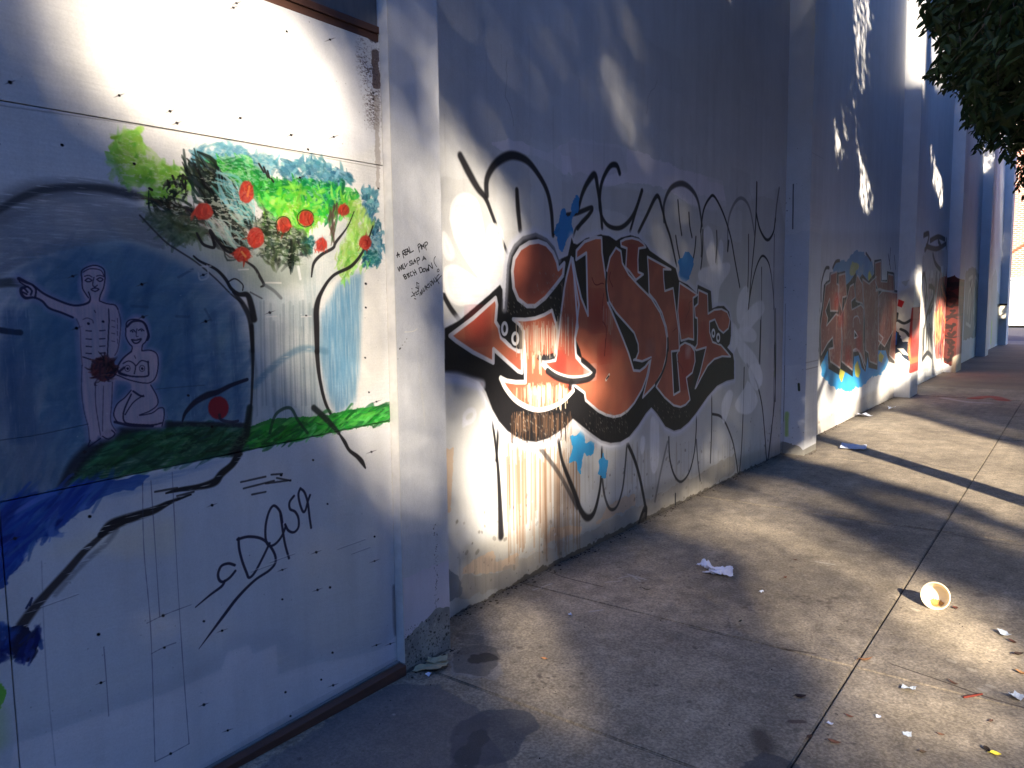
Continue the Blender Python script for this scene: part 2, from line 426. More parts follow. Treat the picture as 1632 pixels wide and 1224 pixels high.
    cv.fill(z3((70,190),(100,95),(150,75),(220,110),(320,165),(300,210),(400,280),(480,310),(450,400),(330,420),(230,430),(290,330),(240,300),(170,340),(150,280),(80,330)), (196,224,140), soft=.03, a=.6, jag=.02)
    cv.daub(z3((80,200),(100,100),(150,78),(225,115),(215,160),(140,200),(90,230)), lime, 130, .06, .008, .9, .8, a=.85)
    cv.daub(z3((70,250),(150,200),(330,260),(460,300),(470,380),(340,420),(250,420),(290,330),(240,300),(160,330)), lime+[(205,228,160)], 260, .06, .008, .5, .9, a=.6)
    cv.daub(z3((480,160),(680,130),(780,190),(930,210),(900,270),(700,260),(520,250)), blu, 240, .06, .007, .9, .7, a=.55)
    cv.daub(z3((930,250),(1030,220),(1120,210),(1230,250),(1320,310),(1250,360),(1100,330),(1000,320)), [(80,140,160),(110,160,170),(60,116,140)], 220, .05, .007, -.5, .8, a=.7)
    cv.daub(z3((1370,350),(1440,370),(1440,450),(1410,520),(1460,560),(1470,650),(1450,755),(1390,760),(1350,700),(1400,650),(1415,560),(1370,480)), [(70,130,150),(96,156,170),(48,104,130)], 260, .035, .006, 1.0, .9, a=.85)
    cv.daub(z3((1360,690),(1450,680),(1450,750),(1380,755)), [(20,96,110),(30,116,110)], 60, .03, .007, .3, .9, a=.85)
    cv.fill(z3((560,250),(740,215),(830,275),(860,330),(1000,325),(1200,350),(1350,400),(1300,440),(1150,430),(1130,540),(1000,590),(860,560),(820,430),(720,330),(600,300)), (120,204,84), soft=.03, a=.6, jag=.03)
    cv.daub(z3((560,240),(740,210),(830,270),(860,340),(830,420),(720,330),(600,290)), green+[(90,190,120)], 240, .06, .006, -.5, .6, a=.8)
    cv.daub(z3((830,330),(1000,325),(1180,350),(1340,400),(1300,440),(1150,430),(1060,420),(860,420)), green, 320, .05, .007, -.3, .9, a=.85)
    cv.daub(z3((850,400),(1100,420),(1130,540),(990,600),(870,560)), [(140,216,50),(110,205,60),(160,225,90)], 260, .05, .007, 1.2, .7, a=.8)
    cv.daub(z3((1040,330),(1250,350),(1240,420),(1180,550),(1130,440),(1040,390)), [(24,140,84),(40,150,80),(20,120,80)], 170, .05, .006, 1.2, .5, a=.8)
    cv.daub(z3((1250,400),(1340,400),(1420,540),(1360,680),(1280,830),(1230,720),(1300,560)), [(170,215,90),(190,220,130),(140,200,80)], 240, .05, .007, 1.3, .5, a=.6)
    cv.daub(z3((1020,620),(1110,610),(1100,690),(1030,680)), [(20,90,90),(40,110,100)], 50, .03, .006, 1.3, .6, a=.8)
    cv.stroke(z3((650,240),(700,215),(740,230),(760,280)), .0035, (30,110,60), soft=.8, a=.8); cv.stroke(z3((640,290),(700,240),(770,250),(850,310)), .003, (30,120,60), soft=.8, a=.8)
    cv.scrub(z3((60,180),(150,70),(330,150),(480,280),(520,420),(300,480),(80,330)), (224,226,216), .55, .53)
    cv.scrub(z3((480,150),(700,130),(1100,210),(1320,300),(1460,380),(1460,760),(1300,830),(1100,760),(860,700),(560,420)), (224,228,216), .4, .56)
    cv.daub(z3((1000,330),(1340,400),(1300,500),(1130,520),(900,560),(840,420)), [(70,200,60),(110,214,60),(50,180,70),(140,216,80)], 180, .05, .006, .4, 1.0, a=.75)
    cv.daub(z3((1230,700),(1390,560),(1390,760),(1260,850)), [(160,212,100),(120,200,80)], 50, .04, .005, 1.2, .5, a=.6)
    # dark brush fans
    cv.daub(z3((445,265),(560,245),(650,330),(730,430),(790,480),(770,600),(730,660),(640,540),(560,420),(490,330)), dk, 230, .10, .005, -.85, .18, a=.8)
    cv.daub(z3((250,430),(330,430),(470,490),(640,560),(760,650),(700,700),(560,570),(440,510),(300,470)), dk+[(80,70,60)], 130, .09, .005, -.5, .3, a=.75)
    cv.daub(z3((650,300),(740,380),(790,480),(740,560),(640,420)), [(120,190,190),(90,150,150),(150,200,200)], 60, .09, .004, -.9, .2, a=.7)
    cv.daub(z3((560,500),(700,600),(760,660),(700,660),(560,560)), [(190,190,176),(160,200,190)], 50, .08, .004, -.75, .2, a=.6)
    cv.daub(z3((850,490),(930,590),(1060,600),(1080,700),(980,760),(870,750),(800,640)), [(50,66,44),(90,110,70),(30,40,34)], 240, .06, .006, -.9, .8, a=.55)
    cv.daub(z3((330,340),(440,280),(470,400),(380,420)), dk, 34, .035, .004, 1.0, .5, a=.8)
    for a, b in (((350,320),(360,350)), ((375,295),(395,350)), ((420,320),(440,360)), ((430,290),(450,310)), ((825,232),(850,275)), ((850,250),(870,300)), ((870,270),(880,305)), ((890,310),(900,325)), ((255,360),(268,368))):
        cv.stroke(z3(a, b), .004, (30,24,24), a=.9)
    cv.daub(z3((980,640),(1000,640),(1000,760),(985,760)), dk, 20, .05, .005, 1.5, .1, a=.8)
    cv.daub(z3((230,470),(400,500),(560,600),(420,640),(330,600)), [(96,110,80),(130,140,110),(70,90,60)], 180, .06, .006, .3, .9, a=.4)
    cv.daub(z3((1190,460),(1235,440),(1230,600),(1200,640)), [(90,60,50),(60,110,60)], 40, .05, .004, 1.4, .2, a=.7)
    cv.scrub(z3((440,250),(700,300),(860,480),(1080,600),(1080,760),(800,720),(560,600),(240,470),(300,400)), (190,196,180), .7, .55)
    # outlines of trunk and branches
    K = (26, 24, 26)
    cv.stroke(z3((205,500),(330,630),(400,680),(500,745),(600,830),(680,910),(740,960)), .003, (60,56,52), a=.75, dry=.15)
    cv.stroke(z3((485,712),(520,740),(600,780),(650,830),(680,880),(720,910),(765,915),(785,970),(800,1040)), [.003,.004,.005,.006,.006,.007,.01,.012,.012], K, soft=.7, a=.9)
    cv.stroke(z3((660,850),(700,830),(740,860),(740,890)), .0025, K, a=.8); cv.stroke(z3((690,900),(740,960),(780,1050),(792,1208)), [.004,.009,.010,.007], K, soft=.8, a=.8)
    cv.stroke([(401,520),(403,570),(402,610),(398,660),(380,712)], [.008,.006,.005,.005,.012], K, soft=.8, a=.8)
    cv.stroke(z3((1418,555),(1375,670),(1310,760),(1210,815),(1150,900),(1125,980),(1125,1080),(1128,1208)), [.003,.005,.007,.006,.008,.013,.013,.011], K, soft=.6, a=.92)
    cv.stroke([(505,560),(509,600),(518,640),(530,665)], [.011,.008,.007,.006], K, soft=.6, a=.9)
    cv.stroke(z3((1320,480),(1285,560),(1225,640),(1210,670),(1150,705),(1110,750),(1098,820)), [.002,.003,.006,.006,.006,.006,.003], K, soft=.6, a=.88)
    cv.stroke(z3((1205,500),(1215,640)), .005, (80,60,54), a=.6, soft=1)
    cv.stroke(z3((502,594),(530,645),(560,662),(592,665),(585,620),(572,580),(600,620),(650,680),(692,700)), [.004,.005,.005,.005,.006,.006,.006,.005,.004], K, soft=.5, a=.9)
    cv.stroke(z3((740,730),(800,770),(830,820),(850,860),(835,872)), [.003,.005,.006,.005,.003], K, soft=.7, a=.85, dry=.1)
    cv.stroke(z3((850,860),(900,890),(940,930)), .006, (90,94,96), soft=1, a=.6, dry=.2)
    cv.stroke(z3((780,900),(840,932)), .003, (60,60,62), a=.6); cv.stroke(z3((700,200),(640,215)), .003, (30,110,60), a=.6)
    # apples
    for (x, y, rx, ry) in ((760,378,38,58),(537,480,48,44),(957,548,36,40),(1072,516,38,40),(1266,472,30,30),(808,616,44,54),(737,702,44,38),(1151,650,28,34),(1378,640,32,36)):
        q = [(x+rx*math.cos(t)*(1+.05*math.sin(3*t)), y+ry*math.sin(t)) for t in np.linspace(0, 6.283, 15)[:-1]]
        cv.fill(z3(*q), (186,54,42), soft=.003, spline=True, a=.92, col2=(150,54,44)); cv.scrub(z3(*q), (200,150,130), .4, .54)
        cv.daub(z3(*q), [(214,76,56),(150,44,34),(200,60,44)], 16, .04, .003, 1.2, .6, a=.6)
    for (x, y, rx, ry) in ((1068,516,44,44),(952,552,40,46)):
        cv.stroke(z3(*[(x+rx*math.cos(t), y+ry*math.sin(t)) for t in np.linspace(.3, 6.0, 14)]), .002, (40,50,20), a=.8)
    cv.stroke(z3((775,350),(765,400)), .004, (220,130,70), a=.7); cv.stroke(z3((735,690),(755,715)), .004, (210,150,90), a=.7)
    # ---- green ground, its left part painted darker for the shade there
    cv.fill([(106,775),(130,735),(160,703),(200,687),(300,673),(390,680),(402,717),(250,748)], (30,96,56), soft=.004, a=.96, tex=.25, tdir='h', col2=(24,80,50))
    cv.fill([(388,684),(430,668),(520,662),(560,652),(622,645),(622,672),(500,695),(400,718)], (56,150,56), soft=.004, a=.96, jag=.006, col2=(34,120,50))
    cv.daub([(395,690),(520,664),(618,648),(618,668),(400,714)], [(40,170,50),(90,200,80),(20,100,40)], 240, .08, .006, .25, .25, a=.7)
    cv.daub([(120,765),(200,690),(390,684),(390,715)], [(20,70,44),(40,110,60),(16,60,40)], 200, .1, .006, .25, .25, a=.5)
    cv.stroke([(96,782),(125,735),(165,700),(200,686),(260,677),(330,676),(392,678)], [.012,.02,.018,.014,.010,.008,.008], (24,28,40), soft=1.2, a=.8, dry=.1)
    cv.stroke([(398,650),(392,690),(378,712),(370,722)], [.012,.016,.02,.012], (22,34,32), soft=.9, a=.85)
    cv.stroke([(430,690),(440,660),(462,650),(475,670),(490,690)], .006, (24,60,36), a=.7, soft=.8); cv.stroke([(500,650),(520,668),(540,690)], [.012,.012,.008], (24,30,30), a=.85, soft=.8)
    cv.fill([(-40,880),(-40,800),(0,790),(108,775),(230,750),(180,790)], (60,90,130), soft=.01, a=.0)
    cv.scrub([(106,775),(160,703),(300,673),(390,680),(622,645),(622,672),(400,718)], (120,160,110), .35, .56)
    # ---- below the middle joint
    cv.fill(z4((-80,240),(0,235),(230,185),(560,118),(470,190),(360,210),(330,250),(230,310),(180,350),(110,380),(60,460),(20,540),(-80,560)), (44,92,170), soft=.015, a=.9, jag=.02, col2=(36,74,150))
    cv.daub(z4((-60,250),(230,185),(400,160),(300,240),(180,330),(80,420),(20,520),(-60,540)), [(36,84,176),(24,60,140),(70,110,180)], 240, .12, .008, .65, .25, a=.6)
    cv.fill(z4((400,170),(720,90),(850,60),(700,120),(460,200),(360,205)), (104,142,190), soft=.02, a=.55, tex=.5, tdir='h')
    cv.stroke(z4((862,52),(840,90),(800,125),(775,155),(720,172),(650,182),(600,195)), [.016,.012,.013,.014,.010,.007,.003], K, soft=.5, a=.93, dry=.3)
    cv.stroke(z4((690,200),(620,225),(560,255),(500,275),(440,295),(400,315),(365,345)), [.003,.007,.012,.014,.016,.018,.010], K, soft=.5, a=.93, dry=.3)
    cv.stroke(z4((420,300),(360,355),(300,410),(240,480),(180,545),(120,615),(80,670)), [.006,.008,.010,.012,.012,.014,.015], (40,34,36), soft=.8, a=.85, dry=.3)
    cv.stroke(z4((420,330),(380,380),(300,450),(200,560)), .008, (90,86,88), soft=1.4, a=.4, dry=.3)
    cv.fill(z4((20,690),(60,670),(110,680),(130,730),(140,740),(115,790),(95,810),(70,790),(40,780),(20,760)), (16,24,60), soft=.006, a=.95, jag=.008)
    cv.daub(z4((-60,690),(40,680),(60,700),(20,800),(-60,810)), [(24,44,110),(40,80,160)], 60, .06, .008, .3, .8, a=.7)
    cv.daub(z4((100,690),(150,710),(120,790),(60,800)), [(24,54,130),(16,24,60)], 40, .05, .007, .9, .5, a=.7)
    cv.stroke(z4((95,610),(110,585),(115,575),(108,600)), .003, (20,30,70), a=.8)
    cv.fill(z4((-40,890),(5,890),(22,910),(12,950),(-10,980),(-40,980)), (110,200,50), soft=.01, a=.85, jag=.01)
    cv.fill(z4((-40,980),(20,960),(30,1100),(-40,1150)), (190,214,150), soft=.03, a=.6)
    for a, b in (((870,155),(960,135)),((960,160),(1050,148)),((880,178),(990,150)),((980,128),(1020,125)),((1000,140),(1050,150)),((910,200),(960,190)),((640,205),(700,190)),((560,190),(640,176))):
        cv.stroke(z4(a, b), .0035, (36,34,36), a=.75, dry=.25, soft=.6)
    cv.stroke(z4((1225,-20),(1245,10),(1262,40),(1290,62),(1308,82),(1320,104)), [.004,.008,.007,.009,.010,.004], K, soft=.5, a=.93)
    # marker tag
    P = (44, 40, 62); mk = lambda *q, r=.0048: cv.stroke(z4(*q), r, P, soft=.4, a=.95)
    mk((848,455),(825,449),(800,458),(788,485),(792,508),(806,515),(830,500),(850,476)); mk((812,512),(800,532),(760,562),(706,607), r=[.0048,.005,.004,.002])
    mk((862,358),(864,395),(875,440),(890,480),(900,500),(920,482),(948,430),(974,376)); mk((858,362),(900,352),(950,362),(985,400),(996,440),(975,472),(920,510),(860,570),(810,635),(765,695),(718,758), r=[.005]*7+[.006,.006,.004,.001])
    mk((1020,300),(1012,262),(990,240),(972,262),(960,310),(960,360),(972,385),(995,378),(1018,350),(1032,315)); mk((1012,262),(1020,320),(1030,380),(1044,430))
    mk((1062,205),(1046,228),(1048,252),(1066,262),(1078,285),(1078,318),(1062,336),(1042,330),(1030,308)); mk((1085,178),(1078,200),(1084,235),(1095,262),(1104,255),(1112,225),(1120,202)); mk((1085,178),(1100,192),(1112,230),(1118,280),(1124,320))
    # pencil layout lines, drip marks
    G = (70, 72, 96)
    for q in (((515,160),(520,400),(545,700),(560,1165)), ((545,150),(560,380),(577,640)), ((622,120),(640,480),(660,800),(683,1100)), ((560,1165),(610,1140),(683,1100)), ((530,665),(600,632),(690,598)), ((547,775),(595,750),(636,735)), ((375,750),(385,880),(393,1000)), ((150,440),(165,800),(200,1180))):
        cv.stroke(z4(*q), .0014, G, soft=.8, a=.55 if q[0][0] != 150 else .25)
    # ---- the two painted figures
    skin = (216, 186, 192)
    halo = (160, 158, 192)
    man = [(430,300),(395,325),(330,322),(240,282),(160,228),(92,196),(88,204),(130,235),(104,245),(106,272),(125,288),(165,290),(205,305),(250,345),(310,365),(370,390),(385,430),(392,560),(400,640),(402,760),(415,850),(432,930),(440,985),(470,985),(480,960),(500,975),(545,965),(565,940),(545,900),(545,800),(560,700),(545,600),(575,560),(590,480),(585,400),(575,335),(530,318),(488,305)]
    hd = [(458+60*math.cos(t), 225+92*math.sin(t)) for t in np.linspace(0, 6.283, 17)[:-1]]
    wom = [(645,530),(640,550),(600,580),(575,625),(580,650),(560,650),(520,650),(520,680),(560,690),(625,700),(640,730),(620,760),(580,800),(555,850),(560,890),(610,905),(700,910),(790,918),(798,860),(785,830),(770,830),(765,770),(735,715),(765,690),(770,620),(770,565),(735,548),(700,550),(695,530)]
    hw = [(668+54*math.cos(t), 457+72*math.sin(t)) for t in np.linspace(0, 6.283, 17)[:-1]]
    for q in (man, wom): cv.stroke(z2(*(q+q[:1])), .012, halo, soft=1.6, a=.55, spline=False)
    for q in (hd, hw): cv.stroke(z2(*(q+q[:1])), .010, halo, soft=1.6, a=.7)
    for q in (man, hd, wom, hw): cv.fill(z2(*q), skin, soft=.004, a=.82, spline=True, tex=.15, tdir='v')
    I = (34, 28, 58); ln = lambda *q, r=.0018, a=.85: cv.stroke(z2(*q), r, I, soft=.5, a=a)
    ln((92,196),(130,215),(160,228),(215,270),(290,305),(350,325),(395,325),(432,312),(440,290),(432,262), r=[.005,.004,.003,.003,.003,.003,.003,.003,.002,.002]); ln((92,196),(100,215),(150,245)); ln((130,235),(104,245),(105,270),(125,290),(165,288),(205,305),(240,340),(300,362),(355,385), r=[.003,.004,.004,.004,.003,.003,.003,.003,.003])
    for q in (((120,245),(135,262)), ((135,235),(155,255),(150,275)), ((112,262),(130,272)), ((160,228),(175,250),(172,285))): ln(*q, r=.0025)
    ln((400,200),(398,160),(430,138),(470,132),(505,150),(512,190),(505,240),(490,275),(484,300)); ln((400,200),(402,240),(418,270),(432,290)); ln((405,165),(440,148),(490,155),(508,185), r=.0014)
    ln((415,205),(430,195),(448,205),(430,212),(415,205)); ln((472,200),(488,192),(502,200),(488,210),(472,200)); ln((458,190),(452,225),(462,236),(475,228), r=.0014); ln((445,248),(462,242),(482,248),(465,258),(447,252)); ln((412,185),(432,180),(448,188), r=.0014); ln((470,184),(488,180),(505,186), r=.0014)
    ln((485,305),(520,318),(560,325),(575,345)); ln((530,345),(532,400),(528,480),(524,575)); ln((575,345),(588,400),(585,470),(575,540),(560,570), a=.5); ln((372,392),(390,440),(395,540),(402,620), a=.35)
    for y in (450, 490, 526, 560): ln((420,y),(446,y+2), r=.0016); ln((486,y),(512,y-2), r=.0016)
    ln((405,395),(425,388),(450,398),(455,412), r=.0013, a=.6); cv.stroke(z2((430,415),(432,416)), .0035, I); cv.stroke(z2((502,405),(504,406)), .0035, I); ln((405,578),(440,590)); ln((460,350),(466,362), r=.0012)
    for yy in (400, 430, 462, 500): ln((545,yy),(560,yy+3), r=.0012, a=.6); ln((572,yy-10),(574,yy+12), r=.0012, a=.6)
    ln((400,620),(398,740),(410,840),(430,920),(436,985), a=.5, r=.0014); ln((466,700),(466,800),(480,900),(490,960), a=.6, r=.0014); ln((505,720),(502,830),(500,940), a=.5, r=.0014); ln((548,700),(545,800),(540,890),(565,940), a=.6, r=.0014); ln((440,985),(430,1015),(455,1000),(490,975)); ln((500,965),(530,978),(560,955),(545,935))
    ln((614,440),(618,410),(640,396),(680,398),(712,420),(722,460),(712,500),(695,520),(692,545)); ln((614,440),(614,480),(630,512),(645,530),(640,552)); ln((620,430),(650,404),(700,410),(725,470),(718,495), r=.0035)
    ln((636,452),(650,446),(660,456)); ln((676,448),(690,442),(702,450)); ln((668,440),(664,475),(674,478), r=.0013); ln((642,494),(655,510),(675,508),(688,490),(665,496),(642,494), r=.0022)
    cv.stroke(z2((646,455),(648,456)), .002, I); cv.stroke(z2((690,450),(691,451)), .002, I)
    ln((692,548),(735,546),(765,565),(772,610),(762,670),(738,700),(700,705),(630,690),(575,668),(540,660)); ln((640,552),(600,585),(575,625),(582,652),(640,672),(715,672),(725,650),(722,600), r=.0026)
    ln((600,610),(630,598),(660,620),(655,660)); ln((665,620),(690,596),(725,605)); ln((615,668),(580,655),(605,630), r=.0035)
    for x in (622, 693): cv.stroke(z2(*[(x+13*math.cos(t), 634+15*math.sin(t)) for t in np.linspace(0, 6.3, 9)]), .0012, I, a=.7); cv.stroke(z2((x, 634), (x+1, 636)), .0035, I)
    ln((735,715),(765,770),(768,810),(730,842),(680,862),(740,852),(775,828),(798,830),(800,870),(790,915)); ln((640,740),(610,775),(570,810),(555,860),(575,900)); ln((640,760),(605,840),(605,890),(640,905),(740,910),(788,900), r=.0025); ln((700,765),(650,800),(610,860)); ln((560,895),(640,912),(745,915), r=.004); ln((650,745),(680,765),(700,770), r=.003)
    ln((655,572),(662,585), r=.0012)
    q = [(505+62*math.cos(t)*(1+.08*math.sin(5*t)), 636+60*math.sin(t)) for t in np.linspace(0, 6.283, 15)[:-1]]
    cv.fill(z2(*q), (96,50,60), soft=.003, spline=True, a=.97); cv.daub(z2(*q), [(60,30,40),(120,60,60),(44,26,36)], 60, .035, .003, .3, 1.2, a=.7)
    ln((520,660),(545,652),(560,665),(540,680),(515,675),(530,690), r=.002)
    q = [(1065+50*math.cos(t), 826+56*math.sin(t)) for t in np.linspace(0, 6.283, 15)[:-1]]
    cv.fill(z2(*q), (156,30,44), soft=.003, spline=True, a=.97)
    cv.stroke(z2((890,890),(905,850),(950,800),(1010,765),(1060,750),(1130,715),(1205,688)), [.003,.006,.009,.011,.009,.007,.006], (24,24,44), soft=.7, a=.88, dry=.12)
    cv.stroke(z2((1070,860),(1080,885),(1130,895),(1160,890)), .005, (40,30,50), a=.7, dry=.1)
    for a, b in (((860,380),(920,382)),((1000,345),(1030,400)),((870,190),(940,150)),((640,330),(720,335))): cv.stroke(z2(a, b), .004, (60,80,110), a=.4, soft=1, dry=.2)
    # ---- splits, putty and nail holes
    for (x, y) in ((16,131),(190,152),(271,177),(282,196),(383,188),(464,215),(491,238),(532,218),(595,158),(99,231),(214,261),(311,262),(372,12),(377,5),(457,50),(526,63),(595,148),(478,283),(603,300),(583,452),(583,490),(324,438),(430,498),(488,503),(226,453),(328,512),(122,523),(228,505),(300,630),(338,680),(135,720),(582,570),(588,625),(600,640),(116,440),(592,720),(448,757),(499,733),(338,805),(143,823),(24,858),(157,1011),(161,1088),(260,981),(262,1032),(325,990),(354,1005),(450,908),(504,880),(597,855),(597,894),(506,940),(526,936),(450,955),(455,1103),(600,1028),(622,1026),(512,1083),(531,1092),(530,1040),(363,1164),(325,1123),(272,1201),(463,1141),(522,803),(480,1200)):
        r = .003+.0015*RNG.random()
        cv.stroke([(x-.6,y),(x+.6,y+.4)], r, (30,28,32), soft=.6, a=.95)
        if RNG.random() < .45: cv.stroke([(x-9,y+3.5),(x,y),(x+9,y-3)], [.0002,.0018,.0002], (56,52,56), a=.6)
    for (x, y, l) in ((95,958,60),(560,868,44),(575,878,30),(450,890,40),(420,905,40),(600,790,0)):
        cv.stroke([(x-l/2,y+l*.18),(x+l/2,y-l*.18)], .0012, (110,110,124), a=.6); cv.stroke([(x-l/2,y+l*.18-2),(x+l/2,y-l*.18-2)], .0016, (236,236,236), a=.6)
    for (x, y) in ((425,505),(480,505),(380,430),(320,425)): cv.stroke([(x,y),(x+16,y-1)], .0025, (235,232,225), a=.7, dry=.2)
    cv.stroke(z3((860,850),(940,852)), .0028, (236,232,222), a=.8, dry=.1); cv.stroke(z3((1030,770),(1040,830)), .006, (230,232,228), a=.8, dry=.3)
    cv.stroke(z3((555,760),(560,820),(520,835),(510,800)), .003, (226,224,216), a=.7)
    cv.stroke(z2((0,985),(200,955),(430,905)), .001, (30,40,60), a=.7, dry=.3); cv.stroke(z2((760,735),(1000,715)), .001, (40,50,70), a=.5, dry=.3)
    cv.stroke([(0,168),(300,212),(606,268)], .002, (150,146,140), a=.5)
    # peeled brown ply along the top right edge
    cv.fill([(500,8),(545,24),(575,50),(590,66),(602,72),(604,30),(540,0)], (74,52,46), soft=.004, a=.95, jag=.02)
    cv.fill([(591,78),(604,78),(606,140),(594,142)], (104,84,78), soft=.004, a=.85, jag=.015); cv.scrub([(575,60),(606,60),(606,200),(590,200),(570,90)], (74,58,54), .8, .54, sz=(2,4))
    cv.speck(90, .0008, .0025, (60,44,42), .8, u=(2.17, 2.262), v=(2.30, 2.66))
    cv.fill([(596,150),(604,150),(606,300),(600,300)], (170,160,150), soft=.006, a=.6, jag=.01)
    # grime along the bottom and the edges
    cv.stroke([(330,1232),(480,1142),(630,1060)], .03, (130,126,128), soft=1.8, a=.35, dry=.2)
    cv.stroke([(628,935),(629,990),(631,1010)], .01, (110,104,104), soft=1.6, a=.6, dry=.2)
    cv.speck(500, .0005, .002, (90,88,92), .5)
    cv.speck(120, .0006, .0025, (240,240,238), .6)
    return cv
WALLC = (216, 218, 221)
K = (24, 23, 27); HAL = (214, 218, 232)
# ------------------------------------------------------------------ first pilaster: marker writing, bare concrete foot
def paint_pilaster():
    cv = Canvas("pilaster_paint", lambda x, y: on_x(x, y, 0), (1, 2), 2.255, 2.59, -.02, 3.0, .0012, WALLC)
    cv.grain(.04, 90, 60); cv.grain(.04, 2.5, 2.5, 1); cv.grain(.04, 14, 6)
    p = Z(610, 370, 11.127)
    cv.fill([(624,0),(697,0),(700,150),(700,260),(622,180)], (210,214,224), soft=.02, a=.6)  # cooler tint painted over the shaded top, edged where the sun begins
    cv.fill([(632,925),(720,890),(722,1060),(632,1100)], (224,218,228), soft=.008, a=.9, jag=.01)
    cv.fill([(630,1018),(642,1020),(664,1003),(680,988),(690,972),(718,965),(722,1060),(630,1110)], (164,164,158), soft=.006, a=.97, jag=.02, col2=(134,136,134))
    cv.speck(520, .0008, .005, (52,52,50), .8, v=(-.02, .20)); cv.speck(160, .0008, .004, (60,60,60), .7, u=(2.47, 2.5), v=(.05, .62)); cv.speck(160, .001, .006, (196,194,186), .5, v=(-.02, .20))
    cv.fill([(628,1080),(722,1030),(722,1050),(628,1100)], (70,66,60), soft=.02, a=.6, jag=.02)
    cv.stroke([(631,888),(629,900),(630,930)], .006, (206,120,110), soft=1.2, a=.6, dry=.2); cv.fill([(630,930),(640,925),(640,962),(630,970)], (206,168,172), soft=.012, a=.6)
    ink = (20, 20, 22)
    def w(*q, r=.0021): cv.stroke(p(*q), r, ink, soft=.4, spline=len(q) > 3, a=.96)
    def W(segs, r=.0021):
        for q in segs: w(*q, r=r)
    W([((258,445),(262,360),(295,432)), ((245,410),(298,395)),                                  # A
       ((345,350),(372,455)), ((345,350),(375,318),(392,345),(358,385)), ((362,385),(408,408)),   # R
       ((392,318),(412,400)), ((392,318),(420,300)), ((400,355),(425,345)), ((412,400),(440,388)),# E
       ((430,392),(438,290),(478,372)), ((432,345),(470,335)),                                   # A
       ((462,262),(492,362),(545,330)),                                                           # L
       ((622,232),(652,352)), ((622,232),(650,205),(668,232),(638,275)), ((672,220),(690,300)),   # P I
       ((700,298),(690,225),(718,262),(722,208),(742,282)),                                       # M
       ((742,190),(772,315)), ((742,190),(775,172),(795,200),(758,250))])                         # P
    W([((265,625),(295,690),(298,612),(330,665),(325,590)), ((335,585),(352,650)), ((352,570),(370,655),(392,640)), ((380,552),(400,618),(435,555)),   # WILL
       ((505,508),(475,520),(482,545),(508,552),(505,580),(475,585)), ((515,500),(530,568),(555,552)), ((550,558),(560,480),(590,545)), ((552,520),(585,510)), ((600,468),(628,575)), ((600,468),(635,448),(655,480),(615,515)),  # SLAP
       ((705,505),(725,428),(768,488)), ((715,480),(758,465))])                                   # A
    W([((362,765),(398,832)), ((362,765),(392,750),(400,780),(380,795),(415,790),(425,815),(398,832)), ((428,740),(462,805)), ((425,755),(465,725)), ((448,742),(478,790)),   # B I T
       ((505,705),(485,725),(500,775),(530,765)), ((530,690),(570,765)), ((562,665),(603,745)), ((548,725),(590,705)),  # C H
       ((640,640),(668,722)), ((640,640),(680,625),(702,665),(698,700),(668,722)), ((735,640),(712,660),(722,700),(748,690),(752,655),(735,640)), ((765,640),(782,700),(792,650),(812,685),(805,622)), ((822,680),(812,580),(882,640),(862,545))])  # DOWN
    W([((935,432),(915,460),(908,500),(915,540),(935,580),(958,612)), ((985,650),(968,670),(970,700),(988,700),(1000,672),(985,650))], r=.0016)
    W([((505,1140),(545,1120),(580,1060)), ((520,1060),(545,1090),(575,1140)), ((625,1035),(592,1080),(600,1110),(635,1085)), ((600,890),(640,915)), ((600,890),(612,985)), ((585,980),(625,1000)), ((640,950),(632,1060)),
       ((660,1125),(668,1060),(690,1110),(690,1020),(710,1085)), ((715,990),(728,1055),(752,1010),(745,960)), ((752,945),(785,1025)), ((800,925),(770,975),(820,985)), ((805,910),(835,975)), ((830,900),(862,950),(870,880),(840,880)), ((868,850),(900,925),(905,860)), ((900,825),(925,890)), ((925,800),(955,860),(940,880)), ((1000,745),(960,790),(965,850),(998,910)), ((945,880),(1038,770)), ((560,1175),(590,1185)), ((515,1000),(520,1005))], r=.0018)
    cv.stroke([(645,529),(658,528),(665,524)], .0025, (238,236,228), a=.9)
    for x, y in ((637,556),(648,540),(645,545),(634,572),(641,550)): cv.stroke([(x,y),(x+.5,y)], .002, (110,108,100), a=.7)
    cv.stroke([(637,556),(638,555)], .0035, (60,60,56), a=.9)
    cv.speck(200, .0005, .0015, (120,120,116), .5)
    for i in range(9): cv.stroke([(665+i*1.5, 556+i*12), (664+i*1.6, 566+i*14)], .0015, (232,230,220), a=.6)
    return cv

